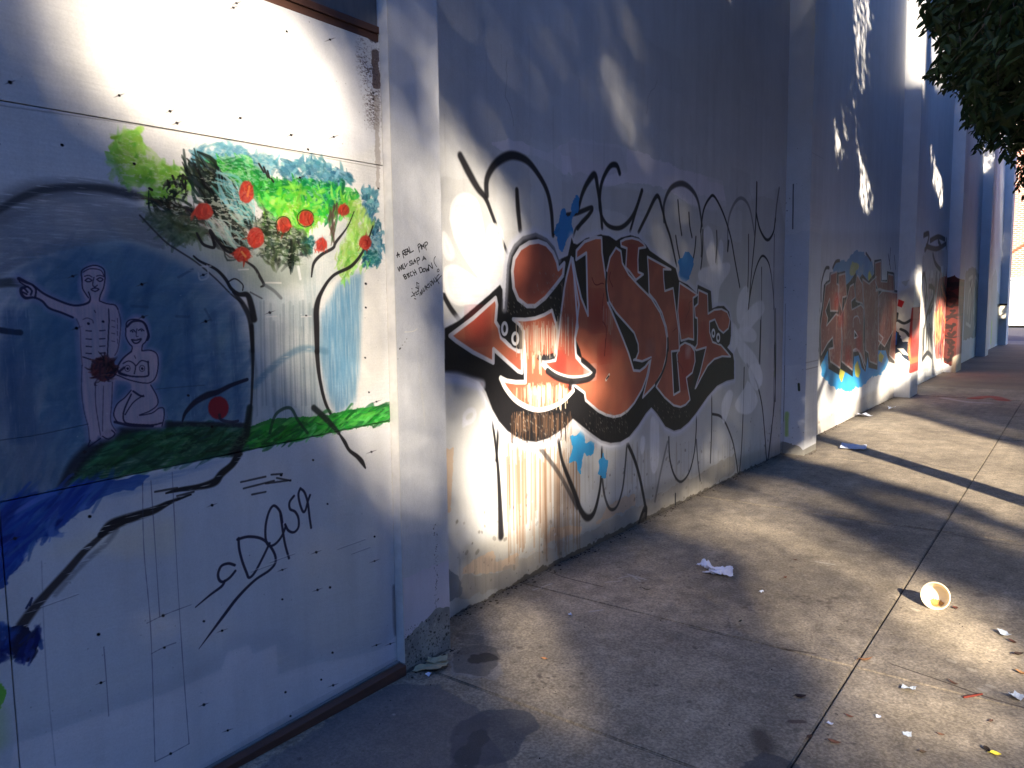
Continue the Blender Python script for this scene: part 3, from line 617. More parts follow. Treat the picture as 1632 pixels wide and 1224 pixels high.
# ------------------------------------------------------------------ first wall bay: tag, throw-up
def paint_bay():
    cv = Canvas("bay_paint", lambda x, y: on_x(x, y, REC), (1, 2), 2.56, 8.46, -.02, 3.5, .003, WALLC)
    cv.grain(.05, 120, 220); cv.grain(.035, 2, 2, 1); cv.grain(.03, 10, 20)
    z5, z6, a, b, c, d = Z(690, 220, 2.863), Z(690, 500, 2.782), Z(700, 360, 5.565), Z(930, 360, 5.565), Z(700, 540, 5.565), Z(930, 540, 5.565)
    # touch-up patches above the tag
    cv.fill([(780,228),(808,222),(830,226),(872,244),(912,222),(990,232),(1010,240),(1066,262),(1080,268),(1152,288),(1158,330),(1120,340),(1060,300),(1000,290),(960,300),(930,272),(905,280),(860,250),(830,245),(800,240)], (240,236,244), soft=.006, a=.9, jag=.02)
    cv.fill([(700,235),(770,240),(900,290),(1000,300),(1150,340),(1240,300),(1262,420),(1250,720),(717,990)], (202,203,203), soft=.02, a=.85)
    cv.fill([(905,225),(990,236),(1000,270),(940,290),(915,300)], (206,202,210), soft=.01, a=.5)
    # roller work, faint streaks and hairline cracks over the upper wall
    for _ in range(26):
        u, v, w_, h_ = RNG.uniform(2.6, 8.2), RNG.uniform(1.7, 3.4), RNG.uniform(.25, .9), RNG.uniform(.15, .6); g = RNG.uniform(-12, 9)
        q = [((u-cv.u0)/cv.res, (v-cv.v0)/cv.res), ((u+w_-cv.u0)/cv.res, (v-cv.v0)/cv.res), ((u+w_-cv.u0)/cv.res, (v+h_-cv.v0)/cv.res), ((u-cv.u0)/cv.res, (v+h_-cv.v0)/cv.res)]
        cv.fill(q, tuple(np.array(WALLC)+g), soft=.01, a=.55, raw=True, jag=.025)
    for _ in range(60):
        u, v, l = RNG.uniform(2.6, 8.4)-cv.u0, RNG.uniform(.6, 3.5)-cv.v0, RNG.uniform(.1, .7); cv.stroke([(u/cv.res, v/cv.res), (u/cv.res+RNG.normal()*1.5, (v-l)/cv.res)], RNG.uniform(.003, .012), (176,176,176), a=[.25, 0], raw=True, soft=1)
    for u, v in ((3.4, 2.9), (5.2, 3.2), (7.1, 2.7), (6.2, 1.2)):
        q = [((u-cv.u0)/cv.res, (v-cv.v0)/cv.res)]
        for k in range(7): q.append((q[-1][0]+RNG.normal()*10, q[-1][1]-RNG.uniform(8, 26)))
        cv.stroke(q, .0016, (120,120,120), a=.6, raw=True, spline=False)
    # buff patches and dirty foot
    cv.fill([(717,1000),(740,870),(930,820),(1050,770),(1262,700),(1262,735),(1020,850),(717,1010)], (178,174,164), soft=.05, a=.7, col2=(166,164,158))
    cv.fill(z6((58,600),(92,595),(88,700),(78,880),(62,885)), (208,184,160), soft=.005, a=.95, jag=.008)
    cv.fill(z6((118,1150),(160,1110),(200,1080),(275,1036),(272,1100),(380,1062),(376,1110),(430,1075),(500,1022),(520,950),(560,945),(662,938),(660,965),(750,905),(768,852),(895,796),(897,850),(765,915),(745,920),(640,975),(520,1008),(430,1062),(376,1120),(270,1150),(182,1158)), (204,180,156), soft=.006, a=.9, jag=.02)
    cv.fill(z6((120,1160),(270,1150),(430,1070),(640,980),(765,920),(900,850),(950,830),(1340,620),(1340,700),(870,980),(350,1224),(110,1260)), (150,144,136), soft=.04, a=.65, jag=.03, col2=(172,164,150))
    cv.fill(z6((60,1130),(110,1160),(140,1240),(60,1280)), (122,128,136), soft=.01, a=.8, jag=.02)
    cv.drips(805, 925, 690, 900, (150,118,92), 150, .006, .5, .5); cv.drips(730, 800, 880, 960, (140,134,124), 20, .006, .3)
    cv.drips(930, 1240, 700, 800, (150,142,128), 60, .008, .3)
    cv.fill([(717,985),(860,905),(1020,828),(1250,720),(1250,728),(1020,840),(860,918),(717,1000)], (74,66,56), soft=.02, a=.7, jag=.02)
    cv.speck(500, .001, .012, (90,84,76), .5, v=(-.02, .5)); cv.speck(160, .002, .012, (226,224,220), .5)
    for q in (((1020,835),(1026,812),(1030,812),(1024,832)),): cv.stroke(q, .02, (50,46,44), a=.8, dry=.1)
    # tag in black spray
    S = lambda zz, q, r, al=.92, fz=.6: cv.stroke(zz(*q), np.array(r)*.78 if not np.isscalar(r) else r*.8, K, soft=.9, a=al, fuzz=fz)
    S(z5, ((125,82),(165,160),(205,230),(240,275),(270,350),(300,430),(340,525)), [.026,.030,.026,.020,.016,.016,.012], .9, .9)
    S(z5, ((245,262),(246,190),(275,130),(320,92),(370,80),(430,105),(480,165),(520,240),(540,330),(548,445)), [.024,.024,.026,.03,.03,.026,.022,.022,.022,.018], .9, .7)
    S(z5, ((383,238),(388,320),(398,420)), [.02,.024,.022]); S(z5, ((548,440),(575,415)), .012)
    S(z5, ((665,320),(680,260),(705,205),(738,168),(752,230),(765,320),(772,412)), [.016,.02,.024,.028,.024,.022,.018])
    S(z5, ((612,352),(660,342),(725,318),(712,350),(680,385),(660,412)), .018); S(z5, ((640,450),(655,410),(690,380),(728,330)), .012, .7)
    S(z5, ((852,160),(838,125),(808,130),(775,190),(762,260),(765,340),(800,400),(860,408),(915,350),(955,240)), [.024,.024,.022,.02,.02,.018,.018,.02,.022,.02]); S(z5, ((952,240),(930,320),(900,425)), .016)
    S(z5, ((938,430),(975,355),(1022,265),(1045,320),(1062,390),(1085,460),(1112,585)), [.018,.02,.022,.02,.018,.018,.014])
    S(z5, ((1055,380),(1055,300),(1085,230),(1135,208),(1180,235),(1210,290),(1228,400)), [.02,.02,.024,.028,.026,.022,.018], .7, .9)
    for q in (((1118,285),(1125,370),(1135,442)), ((1168,342),(1172,400),(1182,452)), ((1108,448),(1116,500),(1128,560)), ((1200,452),(1195,510),(1185,565)), ((1295,425),(1296,490),(1290,565)), ((1440,442),(1440,570),(1436,700)), ((1500,592),(1498,800),(1492,1030)), ((1232,420),(1230,520),(1222,600))): S(z5, q, .013, .85)
    S(z5, ((1222,428),(1235,330),(1262,275),(1285,268),(1325,345),(1358,450),(1378,560),(1400,680)), .015); S(z5, ((1345,515),(1350,470)), .016)
    S(z5, ((1345,510),(1348,380),(1375,300),(1410,275),(1445,320),(1468,440)), .02, .35)
    S(z5, ((1478,205),(1476,300),(1470,440),(1455,600),(1440,780)), [.02,.02,.016,.014,.014]); S(z5, ((1475,340),(1490,410),(1515,458),(1535,462),(1555,425),(1562,370)), .018); S(z5, ((1562,380),(1568,310),(1580,230)), .022, .45)
    S(z5, ((1558,440),(1556,600),(1555,780)), .011, .7); S(z5, ((1440,760),(1462,640),(1485,565),(1508,538),(1535,580),(1550,680),(1558,800),(1560,1000),(1562,1200)), .014)
    S(z5, ((50,720),(80,775),(120,830)), .018)
    S(z6, ((262,468),(275,560),(288,680),(296,820),(302,985)), [.011,.012,.015,.022,.032], .95, .4); S(z6, ((288,512),(286,580),(281,650)), .012)
    S(z6, ((472,592),(560,710),(640,860)), .020, .55, .9); S(z6, ((556,556),(570,640),(590,700),(630,800),(655,870),(685,905),(715,880),(738,790),(747,700),(749,590)), [.018,.018,.022,.026,.026,.03,.024,.018,.015,.014])
    S(z6, ((749,720),(762,810),(785,865),(815,855),(840,780),(852,680),(860,578)), .014, .7); S(z6, ((865,580),(895,650),(920,740),(945,870)), .02)
    S(z6, ((1046,548),(1050,640),(1070,715),(1100,745),(1135,705),(1158,620),(1167,520),(1168,448)), .013, .85); S(z6, ((1040,570),(1010,700),(985,830)), .018, .35); S(z6, ((1168,560),(1175,660),(1185,740)), .013, .6)
    S(z6, ((1236,358),(1236,500),(1230,660)), .013, .8); S(z6, ((1240,445),(1275,455),(1300,490),(1330,570),(1345,650),(1356,712),(1368,600),(1376,420),(1380,240)), .014, .85)
    S(z6, ((1392,222),(1430,290),(1458,400),(1472,540),(1482,655),(1500,520),(1515,380),(1520,180),(1519,-20)), .016, .88); S(z6, ((1452,30),(1450,120),(1446,220)), .012, .8)
    S(z6, ((1075,800),(1075,862)), .014); S(z6, ((912,930),(930,880),(946,872),(944,905)), .018); S(z5, ((1222,420),(1226,500),(1224,540)), .012, .7)
    # white petals
    Wt = (252, 252, 252)
    def petal(zz, q, al=.85, ol=True):
        cv.fill(zz(*q), (246,246,245), soft=.012, a=al, spline=True, tex=.12, tdir='h')
        if ol: cv.stroke(zz(*(q+q[:1])), .016, Wt, soft=.9, a=al*.8, fuzz=.4)
    petal(z5, [(85,370),(95,300),(130,268),(165,268),(200,300),(220,380),(235,480),(248,600),(242,665),(200,610),(150,540),(105,450)])
    petal(z5, [(250,450),(258,415),(285,402),(310,430),(318,520),(322,620),(300,665),(255,680),(240,640),(255,540)])
    petal(z5, [(60,600),(100,592),(150,620),(200,655),(270,680),(310,690),(250,735),(190,742),(120,752),(75,720),(58,650)])
    petal(z5, [(50,440),(70,470),(92,530),(70,545),(48,500)], .6)
    for zz, q in ((z5,[(1235,430),(1255,400),(1275,430),(1285,500),(1290,590),(1270,600),(1245,520)]), (z5,[(1305,480),(1318,465),(1325,500),(1318,590),(1300,590)]), (z5,[(1220,600),(1290,580),(1350,570),(1352,612),(1310,680),(1300,760),(1290,800),(1278,790),(1262,690),(1215,650)]),
                  (z5,[(1385,800),(1395,720),(1425,675),(1442,700),(1435,780),(1400,850)]), (z5,[(1400,850),(1450,770),(1500,742),(1512,790),(1465,850),(1420,900)]), (z5,[(1380,880),(1440,860),(1475,890),(1465,930),(1400,920)]), (z5,[(1370,860),(1420,930),(1470,990),(1502,1070),(1495,1130),(1440,1050),(1395,980)]), (z5,[(1340,840),(1385,860),(1390,940),(1360,990),(1330,940)]),
                  (z6,[(1280,400),(1310,340),(1330,360),(1300,470),(1285,480)]), (z6,[(1340,400),(1380,330),(1400,300),(1440,380),(1410,440),(1360,440)]), (z6,[(966,470),(985,455),(1002,480),(1002,640),(985,706),(968,690),(962,600)]), (z6,[(925,545),(940,550),(938,600),(926,625),(918,590)]),
                  (z6,[(1400,240),(1440,220),(1462,280),(1440,340),(1410,310)])):
        cv.fill(zz(*q), (246,247,252), soft=.014, a=.88, spline=True, tex=.22, tdir='v')
    cv.fill(z6((212,430),(245,425),(262,460),(255,500),(225,515),(210,480)), (226,228,236), soft=.012, a=.7, spline=True)
    cv.stroke(z6(*[(162+22*math.cos(t)*1.1, 455+26*math.sin(t)-10*math.cos(t)) for t in np.linspace(0, 6.3, 12)]), .014, (224,226,238), soft=1, a=.7); cv.stroke(z6((140,470),(135,495),(150,485)), .012, (224,226,238), soft=1, a=.6)
    # blue stars
    B1 = (44, 136, 206); B2 = (54, 160, 222)
    cv.fill(z5((560,392),(578,385),(585,325),(603,318),(608,355),(628,352),(640,285),(655,258),(668,270),(664,345),(640,352),(632,395),(645,430),(622,455),(608,475),(590,525),(572,510),(568,455),(548,440)), B1, soft=.006, a=.95, jag=.015)
    cv.fill(z5((1115,560),(1140,545),(1155,515),(1172,530),(1192,545),(1188,585),(1175,620),(1160,655),(1140,655),(1118,625),(1128,590)), B1, soft=.006, a=.95, jag=.02)
    cv.fill(z6((600,532),(625,545),(648,535),(662,488),(670,535),(678,575),(700,562),(718,575),(712,620),(700,628),(680,632),(672,610),(660,660),(655,715),(643,700),(636,650),(618,655),(600,672),(612,620),(622,590)), B2, soft=.005, a=.97, jag=.012)
    cv.fill(z6((732,650),(748,640),(755,615),(762,645),(778,652),(772,690),(765,735),(752,725),(730,712),(738,680)), B2, soft=.005, a=.97, jag=.012)
    # silhouette: pale halo, black body
    outer = [(709,523.5),(732,511),(754,492),(780,470),(797,454),(801,462),(802,493),(804,492),(806,460),(808,423),(812,404),(819,390),(833,377),(854,371),(872,380),(884,394),(891,414),(905,408),(909,390),(911,379),(914,388),(920,390),(934,380),(957,374),(972,377),(982,384),(990,379),(1005,375),(1018,379),(1030,391),(1036,400),(1056,414),(1077,428),(1082,447),(1096,454),(1111,468),(1112,454),(1133,464),(1135,492),(1144,488),(1154,488),(1162,497),(1165,513),(1165,535),(1163,548),(1159,554),(1168,564),(1170,575),(1170,606),(1158,609),(1143,617),(1128,634),(1110,660),(1098,675),(1085,686),(1074,689),(1060,682),(1047,662),(1038,652),(1030,661),(1018,680),(1002,700),(989,708),(973,710),(958,706),(945,697),(928,684),(913,672),(904,682),(890,693),(874,703),(854,709),(836,707),(822,701),(807,691),(793,675),(782,655),(772,628),(762,613),(745,606),(728,602),(709,600)]
    cv.stroke(outer+outer[:1], .034, HAL, soft=1.3, a=.75, spline=False)
    cv.fill(outer, K, soft=.004, a=1)
    wl = [.020]*14
    i0 = outer.index((1170,606)); i1 = outer.index((989,708))
    cv.stroke(outer[i1-1:], .017, (232,234,242), soft=.8, a=.85, spline=False, fuzz=.5)  # outline painted brighter along its sunlit stretch
    cv.stroke(outer[i0:i1+1], .013, (222,224,238), soft=.7, a=.85, spline=False)
    cv.stroke([(711,601),(728,602),(745,607),(768,614)], .030, (206,212,236), soft=1.0, a=.7); cv.stroke(outer[7:17], .024, HAL, soft=1.2, a=.55, spline=False)
    # letters
    BR = (186, 100, 78); BR2 = (164, 86, 70); BR3 = (194, 112, 84)
    def letter(q, e=.009, sp=False, c2=BR2):
        cv.fill(q, BR, soft=.004, a=1, spline=sp, col2=c2); return q, e, sp
    Ls = []
    Ls.append(letter(a((95,975),(300,820),(500,640),(512,700),(500,850),(530,900),(550,990),(620,1060),(700,1112),(736,1110))+c((736,300),(700,288),(590,190),(482,92),(480,212),(300,120),(150,20)), .012, c2=BR3))
    Ls.append(letter(a((648,400),(665,290),(720,200),(800,150),(880,138),(950,165),(1010,235),(1045,320),(1058,385),(1110,330),(1098,440),(1030,530),(940,640),(850,712),(780,712),(700,650),(660,550)), .013))
    Ls.append(letter(a((655,828),(760,832),(850,820),(930,790),(1000,750),(1030,850),(1048,930),(1040,1040),(1025,1160),(900,1180))+c((910,205),(945,250),(1010,305),(1090,345),(1160,365),(1192,455),(1150,505),(1080,565),(1000,605),(920,625),(850,625),(780,605),(700,562),(630,500),(575,420),(545,350),(600,375),(680,385),(765,382),(757,200),(750,0))+a((750,940),(715,880)), .011, c2=BR3))
    Ls.append(letter(a((1172,280),(1130,450),(1110,560),(1085,750),(1065,920),(1045,1080),(1032,1185))+c((1030,190),(905,208),(950,260),(1030,320),(1110,345),(1200,352),(1300,335),(1370,298),(1280,240),(1215,165),(1205,60))+a((1205,990),(1240,700),(1190,400)), .010))
    Ls.append(letter(a((1185,290),(1215,450),(1260,640),(1320,795),(1312,560),(1305,240),(1215,300),(1218,220),(1290,140),(1400,100))+b((60,105),(160,105),(165,240),(185,380),(205,520),(215,680),(255,770),(300,880),(350,1000),(400,1130))+d((445,280),(500,285),(545,250),(592,188),(560,340),(520,450),(450,570),(390,640),(330,680),(270,692),(200,675),(130,640),(20,545))+c((1290,480),(1190,405),(1240,370),(1370,300),(1260,200),(1212,140))+a((1205,1000),(1230,900),(1215,700)), .010, c2=BR3))
    Ls.append(letter(b((288,195),(235,280),(208,400),(202,540),(228,670),(290,770),(380,870),(450,950),(485,1050),(488,1120),(465,1180),(445,1190))+d((450,185),(520,200),(600,165),(580,300),(525,522),(590,455),(640,400),(700,290),(735,150))+b((740,1000),(722,890),(680,770),(600,640),(490,530),(400,430),(345,330),(332,225)), .009))
    Ls.append(letter(b((330,140),(370,118),(430,108),(490,125),(530,155),(552,190),(490,200),(482,300),(485,410),(530,430),(465,480),(410,405),(375,370),(385,200),(335,180)), .009))
    Ls.append(letter(b((568,275),(660,325),(775,388),(708,385),(712,480),(722,578),(795,552),(820,750),(845,930),(850,1105))+d((780,112),(790,300),(800,498),(855,465),(840,280),(828,140),(860,60),(900,34),(950,55),(985,110),(990,200),(965,300),(912,345),(925,430),(945,540),(905,585),(860,605),(800,590),(720,520),(645,425),(690,330),(730,210),(748,100))+b((748,1000),(735,900),(695,770),(640,670),(582,600),(578,440)), .009))
    Ls.append(letter(b((852,505),(930,555),(1012,612),(972,640),(975,820),(978,1010),(930,1000),(865,1020),(850,900),(836,760)), .009))
    Ls.append(letter(b((1020,568),(1100,605),(1105,780),(1160,745),(1225,738),(1275,765),(1300,830),(1285,910),(1240,950),(1200,915),(1165,830),(1118,850),(1118,940),(1145,1030),(1220,1058),(1265,1110),(1305,1160))+d((1230,155),(1160,180),(1100,240),(1040,350),(1000,430),(990,440),(1035,300),(1088,75),(1000,102),(960,60))+b((990,1085),(1008,1050),(1012,940),(1010,820),(990,810),(985,720),(1015,690)), .009))
    cv.fill(a((1215,320),(1300,248),(1308,500),(1312,745),(1255,600),(1205,420)), K, soft=.003); cv.fill(b((165,140),(280,150),(230,260),(205,390),(190,380),(170,240)), K, soft=.003)
    cv.fill(a((1208,1000),(1250,1100),(1272,1190))+c((1262,170),(1225,150),(1210,60)), K, soft=.003)
    cv.fill(b((218,670),(270,760),(360,850),(450,950),(488,1060),(480,1150),(445,1190),(400,1120),(340,960),(260,790)), K, soft=.003)
    cv.fill(b((340,190),(378,200),(375,370),(348,320),(335,250)), K, soft=.003); cv.fill(b((495,205),(560,200),(575,400),(530,425),(488,405),(485,300)), K, soft=.003); cv.fill(b((470,485),(575,420),(580,595),(520,540)), K, soft=.003)
    cv.fill(d((785,120),(838,130),(845,300),(858,460),(805,478),(795,300)), K, soft=.003)
    # highlights and reds
    for zz, q, r, cc, al in ((a,((350,880),(340,900)),.10,(170,30,30),.55), (c,((1050,230),(1060,240)),.08,(190,26,26),.7), (b,((130,740),(140,770)),.13,(150,26,30),.6), (b,((430,300),(430,340)),.10,(150,40,34),.6), (b,((890,790),(910,820)),.12,(160,34,30),.55), (d,((910,230),(900,270)),.16,(150,24,24),.75), (b,((1065,980),(1070,1000)),.12,(150,30,30),.5), (d,((185,90),(190,100)),.09,(160,34,30),.5), (d,((40,300),(80,300)),.05,(230,232,240),.7), (d,((930,100),(925,120)),.05,(220,214,230),.6), (c,((1150,420),(1170,430)),.03,(180,40,30),.7), (d,((1150,110),(1180,120)),.10,(120,34,34),.5),
                               (b,((590,1090),(600,1100)),.07,(150,120,140),.35), (c,((380,400),(1,1))[:1]*2,.01,(190,40,30),.1)):
        cv.stroke(zz(*q), r, cc, soft=1.9, a=al*.72)
    # white lines round every letter, black shade lines beside
    for q, e, sp in Ls:
        P = q+q[:1]; PP = catmull(np.array(q), 6, True) if sp else None
        cv.stroke([tuple(v) for v in PP]+[tuple(PP[0])] if sp else P, e, (222,223,232), soft=.55, a=.92, spline=False)
    cv.stroke(c((545,345),(600,372),(680,385),(765,385),(765,200),(752,20)), .012, (236,236,240), soft=.6, spline=False)
    cv.stroke(c((545,350),(600,455),(700,562),(850,628),(980,612),(1100,550),(1190,460)), .015, (244,244,244), soft=.6)
    cv.stroke(c((910,208),(1000,295),(1150,350),(1300,340),(1370,298)), .018, (244,244,244), soft=.6); cv.stroke(c((960,285),(1050,345),(1180,378),(1320,358),(1370,320)), .020, K, soft=.6, a=.9)
    cv.stroke(c((1270,190),(1330,240),(1380,290)), .018, K, soft=.6, a=.9); cv.stroke(c((885,165),(960,165),(1020,150)), .018, K, soft=.8, a=.9, dry=.2); cv.stroke(c((885,160),(900,205)), .014, K, a=.8, dry=.2)
    cv.stroke(c((1170,385),(1160,430)), .02, K, a=.8, dry=.2)
    cv.stroke(b((748,1000),(750,1100))+d((745,100),(730,210),(690,320),(640,400)), .012, K, a=.9); cv.stroke(b((205,420),(200,540),(215,660)), .011, K, a=.9)
    # screws with pale rings
    for zz, x, y, rx, ry in ((a,580,912,22,50),(a,675,1000,26,48),(b,1152,952,12,30),(b,1195,992,13,32)):
        P = [(x+rx*1.9*math.cos(t), y+ry*1.7*math.sin(t)) for t in np.linspace(0, 6.28, 13)[:-1]]; cv.fill(zz(*P), K, soft=.004, spline=True)
        P = [(x+rx*math.cos(t), y+ry*math.sin(t)) for t in np.linspace(0, 6.28, 13)]; cv.stroke(zz(*P), .010 if zz is a else .012, (226,228,234), soft=.6)
    # cracks, chips and scratched runs
    for q in (b((75,460),(95,510),(120,525),(160,510),(180,515)), b((180,600),(170,680),(165,740)), b((170,850),(200,900),(200,1000),(185,1150)), b((960,665),(935,690),(940,740),(915,800),(905,860)), b((790,940),(825,905)), b((760,400),(780,460))[:1]*2, d((600,175),(560,200)), b((240,410),(230,470),(260,540)), d((835,200),(880,270),(875,300)), d((195,0),(188,150))):
        cv.stroke(q, .004, (112,30,30), a=.8, soft=.7)
    cv.drips(822, 888, 512, 575, (206,188,170), 90, .0035, .85, .5); cv.drips(888, 914, 500, 568, (190,172,160), 34, .0035, .6, .6); cv.drips(895, 918, 440, 500, (190,160,150), 12, .003, .5, .6)
    cv.drips(835, 905, 610, 655, (240,222,196), 90, .005, .8, .6); cv.drips(838, 862, 560, 600, (226,206,180), 16, .005, .7, .6); cv.drips(812, 860, 618, 640, (226,206,180), 14, .004, .6, .6)
    cv.drips(815, 912, 655, 706, (150,112,84), 110, .0035, .6, .5); cv.drips(815, 912, 655, 706, (40,30,26), 40, .005, .6, .5); cv.drips(930, 1000, 660, 700, (96,84,76), 30, .004, .4, .7); cv.drips(960, 980, 480, 540, (206,190,184), 14, .003, .6, .7)
    for u0, u1, v0, v1, n in ((810,905,655,705,60),(930,1000,655,690,60),(1040,1100,640,665,40),(850,900,430,500,40),(800,900,480,500,30)):
        for _ in range(n):
            x = u0+(u1-u0)*RNG.random(); y = v0+(v1-v0)*RNG.random(); cv.stroke([(x,y),(x+1,y+2)], .002+.003*RNG.random(), (160,150,140), a=.5)
    cv.stroke(d((200,365),(215,340),(228,318)), .010, (226,220,210), a=.9); cv.stroke(d((205,355),(225,330)), .006, (30,24,22), a=.9)
    # green and pale touches near the far pilaster
    cv.stroke([(1236,500),(1236,560),(1234,600)], .01, (120,170,70), a=.35, soft=1.4)
    cv.fill([(1200,440),(1262,430),(1262,520),(1220,560)], (190,196,200), soft=.05, a=.4)
    cv.stroke([(1234,550),(1232,660),(1225,735)], .006, (40,42,48), a=.7); cv.speck(40, .006, .02, (226,228,230), .5, u=(7.6, 8.4), v=(.6, 2.4))
    return cv

# ------------------------------------------------------------------ second bay: lettering over a blue cloud
def paint_bay_two():
    cv = Canvas("bay_two_paint", lambda x, y: on_x(x, y, REC), (1, 2), 8.6, 14.4, -.02, 3.0, .005, WALLC)
    cv.grain(.06, 90, 160); cv.grain(.03, 2, 2, 1)
    e = Z(1290, 370, 5.1)
    cv.fill([(1296,370),(1455,370),(1455,440),(1296,440)], (198,198,200), soft=.1, a=.8)
    B = (78, 130, 176)
    cv.fill(e((185,300),(215,240),(300,225),(340,180),(385,150),(450,165),(500,235),(525,300),(510,420),(300,520),(230,420)), B, soft=.04, a=.85, jag=.05, col2=(84,140,180))
    cv.fill(e((320,330),(345,225),(370,250),(425,255),(380,320),(340,360)), (190,184,90), soft=.03, a=.7, jag=.06); cv.fill(e((475,350),(490,310),(510,360),(482,400)), (206,196,70), soft=.02, a=.8, jag=.04)
    cv.fill([(1306,560),(1310,600),(1322,612),(1335,620),(1355,624),(1374,616),(1388,600),(1402,598),(1412,585),(1420,560),(1420,540),(1320,540)], (40,150,220), soft=.02, a=.92, jag=.05)
    for q in (((240,1110),(275,1105),(290,1140),(262,1220),(240,1180)), ((365,1090),(390,1040),(415,1130),(400,1180),(375,1170)), ((560,1000),(580,970),(605,1010),(590,1060),(565,1050))): cv.fill(e(*q), (220,206,70), soft=.015, a=.9, jag=.03)
    sil = [(88,1090),(82,1000),(80,860),(86,700),(104,600),(118,430),(140,400),(160,390),(165,330),(225,318),(232,330),(290,316),(300,430),(330,400),(378,330),(390,400),(430,340),(480,400),(525,340),(528,228),(585,220),(588,390),(630,390),(632,318),(690,330),(694,470),(742,480),(742,720),(736,900),(735,1000),(700,1075),(645,1050),(620,960),(560,960),(552,1118),(480,1100),(475,1010),(455,1135),(425,1100),(400,1000),(362,1010),(352,1175),(250,1110),(242,1160),(155,1110),(150,960)]
    cv.fill(e(*sil), K, soft=.006)
    BR = (150, 92, 80); BR2 = (134, 84, 78)
    Ls = [((92,760),(108,640),(132,430),(170,405),(172,340),(225,320),(222,420),(240,430),(232,640),(170,640),(165,540),(130,640),(150,700),(140,760),(215,665),(262,690),(262,900),(250,1105),(170,1050),(160,950),(195,940),(190,855),(150,900),(95,1000)),
          ((238,350),(292,335),(302,520),(270,530),(262,640),(240,540)), ((255,690),(300,560),(330,440),(362,420),(372,530),(340,560),(345,630),(420,590),(440,620),(438,900),(455,1080),(405,960),(355,970),(350,1120),(262,1050),(270,900)),
          ((375,420),(390,350),(430,420),(440,620),(430,580),(378,560)), ((432,380),(485,420),(545,360),(540,460),(560,480),(560,820),(600,860),(560,930),(548,1075),(490,1050),(480,980),(455,960),(450,700)),
          ((535,250),(582,235),(582,400),(632,405),(642,340),(682,350),(688,480),(620,480),(560,470),(535,400)), ((560,520),(600,470),(680,490),(740,500),(735,900),(700,1050),(650,1000),(660,900),(680,800),(612,930),(560,880))]
    for q in Ls: cv.fill(e(*q), BR, soft=.006, col2=BR2)
    for q in Ls: cv.stroke(e(*(q+q[:1])), .013, (204,206,212), soft=.6, a=.7, spline=False)
    for q in (((365,800),(398,850),(365,862)),): cv.fill(e(*q), (30,30,30)); cv.stroke(e(*(q+q[:1])), .012, (215,215,220), spline=False)
    cv.stroke(e((355,770),(360,700),(395,685),(412,740)), .012, (200,202,210), a=.7); cv.stroke(e((540,480),(570,460),(610,480)), .014, (200,202,210), a=.7); cv.stroke(e((355,960),(385,950),(415,1000),(450,1110)), .014, (220,222,226), a=.8)
    for q, r in (((400,890),.14),((310,1000),.12),((700,800),.14),((220,560),.1),((250,700),.1)): cv.stroke(e(q, (q[0]+8, q[1]+6)), r, (180,36,32), soft=1.8, a=.6)
    cv.drips(1334, 1350, 470, 560, (214,150,120), 18, .012, .5, .7); cv.drips(1395, 1432, 460, 530, (150,110,104), 70, .014, .5, .7); cv.drips(1375, 1392, 520, 570, (190,150,130), 10, .01, .5); cv.drips(1422, 1436, 470, 560, (200,190,160), 40, .014, .6, .6)
    cv.daub(e((560,500),(620,510),(620,640),(560,620)), [(190,150,150),(150,110,110)], 30, .12, .02, 1.4, .6, a=.5)
    for q, r in ((((20,395),(35,480),(52,560),(80,635)),.03), (((28,600),(25,760),(25,900)),.02), (((8,545),(75,540)),.02), (((5,752),(72,748)),.03), (((-20,990),(40,985),(72,960),(50,930)),.03), (((45,382),(82,384)),.04), (((95,560),(98,420),(130,300),(160,290)),.02), (((190,290),(215,240),(245,232)),.02), (((660,130),(650,260)),.014), (((690,190),(700,300)),.014), (((730,240),(720,400)),.014), (((750,270),(742,420)),.014), (((640,180),(660,300)),.014), (((460,170),(500,230)),.02)):
        cv.stroke(e(*q), r, (34,30,34), soft=.8, a=.85)
    cv.fill([(1296,440),(1309,440),(1307,690),(1296,700)], (180,180,178), soft=.06, a=.4); cv.speck(160, .004, .03, (190,186,170), .6, u=(8.6, 9.4), v=(.1, 2.2))
    cv.scrub(e((80,320),(740,220),(745,1000),(640,1080),(90,1100)), (190,180,172), .4, .53, sz=(9,4))
    # pale head shape and red stripes beside the next pilaster
    h = lambda *q: e(*q)
    cv.fill(h((765,560),(800,500),(860,520),(882,600),(890,700),(870,780),(800,790),(765,700)), (228,224,212), soft=.02, a=.95)
    cv.fill(h((745,480),(775,480),(770,700),(850,880),(885,940),(880,980),(790,920),(755,900),(742,700)), (26,40,60), soft=.02, a=.9); cv.fill(h((742,700),(760,720),(762,800),(745,830)), (40,110,200), soft=.01)
    for q in (((770,670),(830,690),(860,680)), ((790,730),(830,750),(850,770)), ((770,600),(760,640),(765,680))): cv.stroke(h(*q), .05, (40,44,40), soft=.8, a=.85)
    cv.fill(h((775,515),(805,530),(785,555)), (206,30,36), soft=.01); cv.stroke(h((885,600),(895,740),(882,900),(900,1060)), .05, (196,40,36), soft=.8, a=.9); cv.fill(h((785,885),(830,880),(870,920),(800,920)), (230,228,220), soft=.01)
    cv.stroke(h((880,820),(876,900),(895,980)), .05, (230,120,70), soft=.8, a=.8); cv.stroke(h((790,420),(830,390),(800,440)), .05, (190,186,170), a=.6, dry=.2)
    cv.fill([(1300,700),(1302,670),(1455,590),(1462,590),(1462,640),(1300,720)], (186,176,164), soft=.06, a=.5); cv.speck(160, .004, .02, (90,80,70), .4, v=(-.02, .4))
    return cv

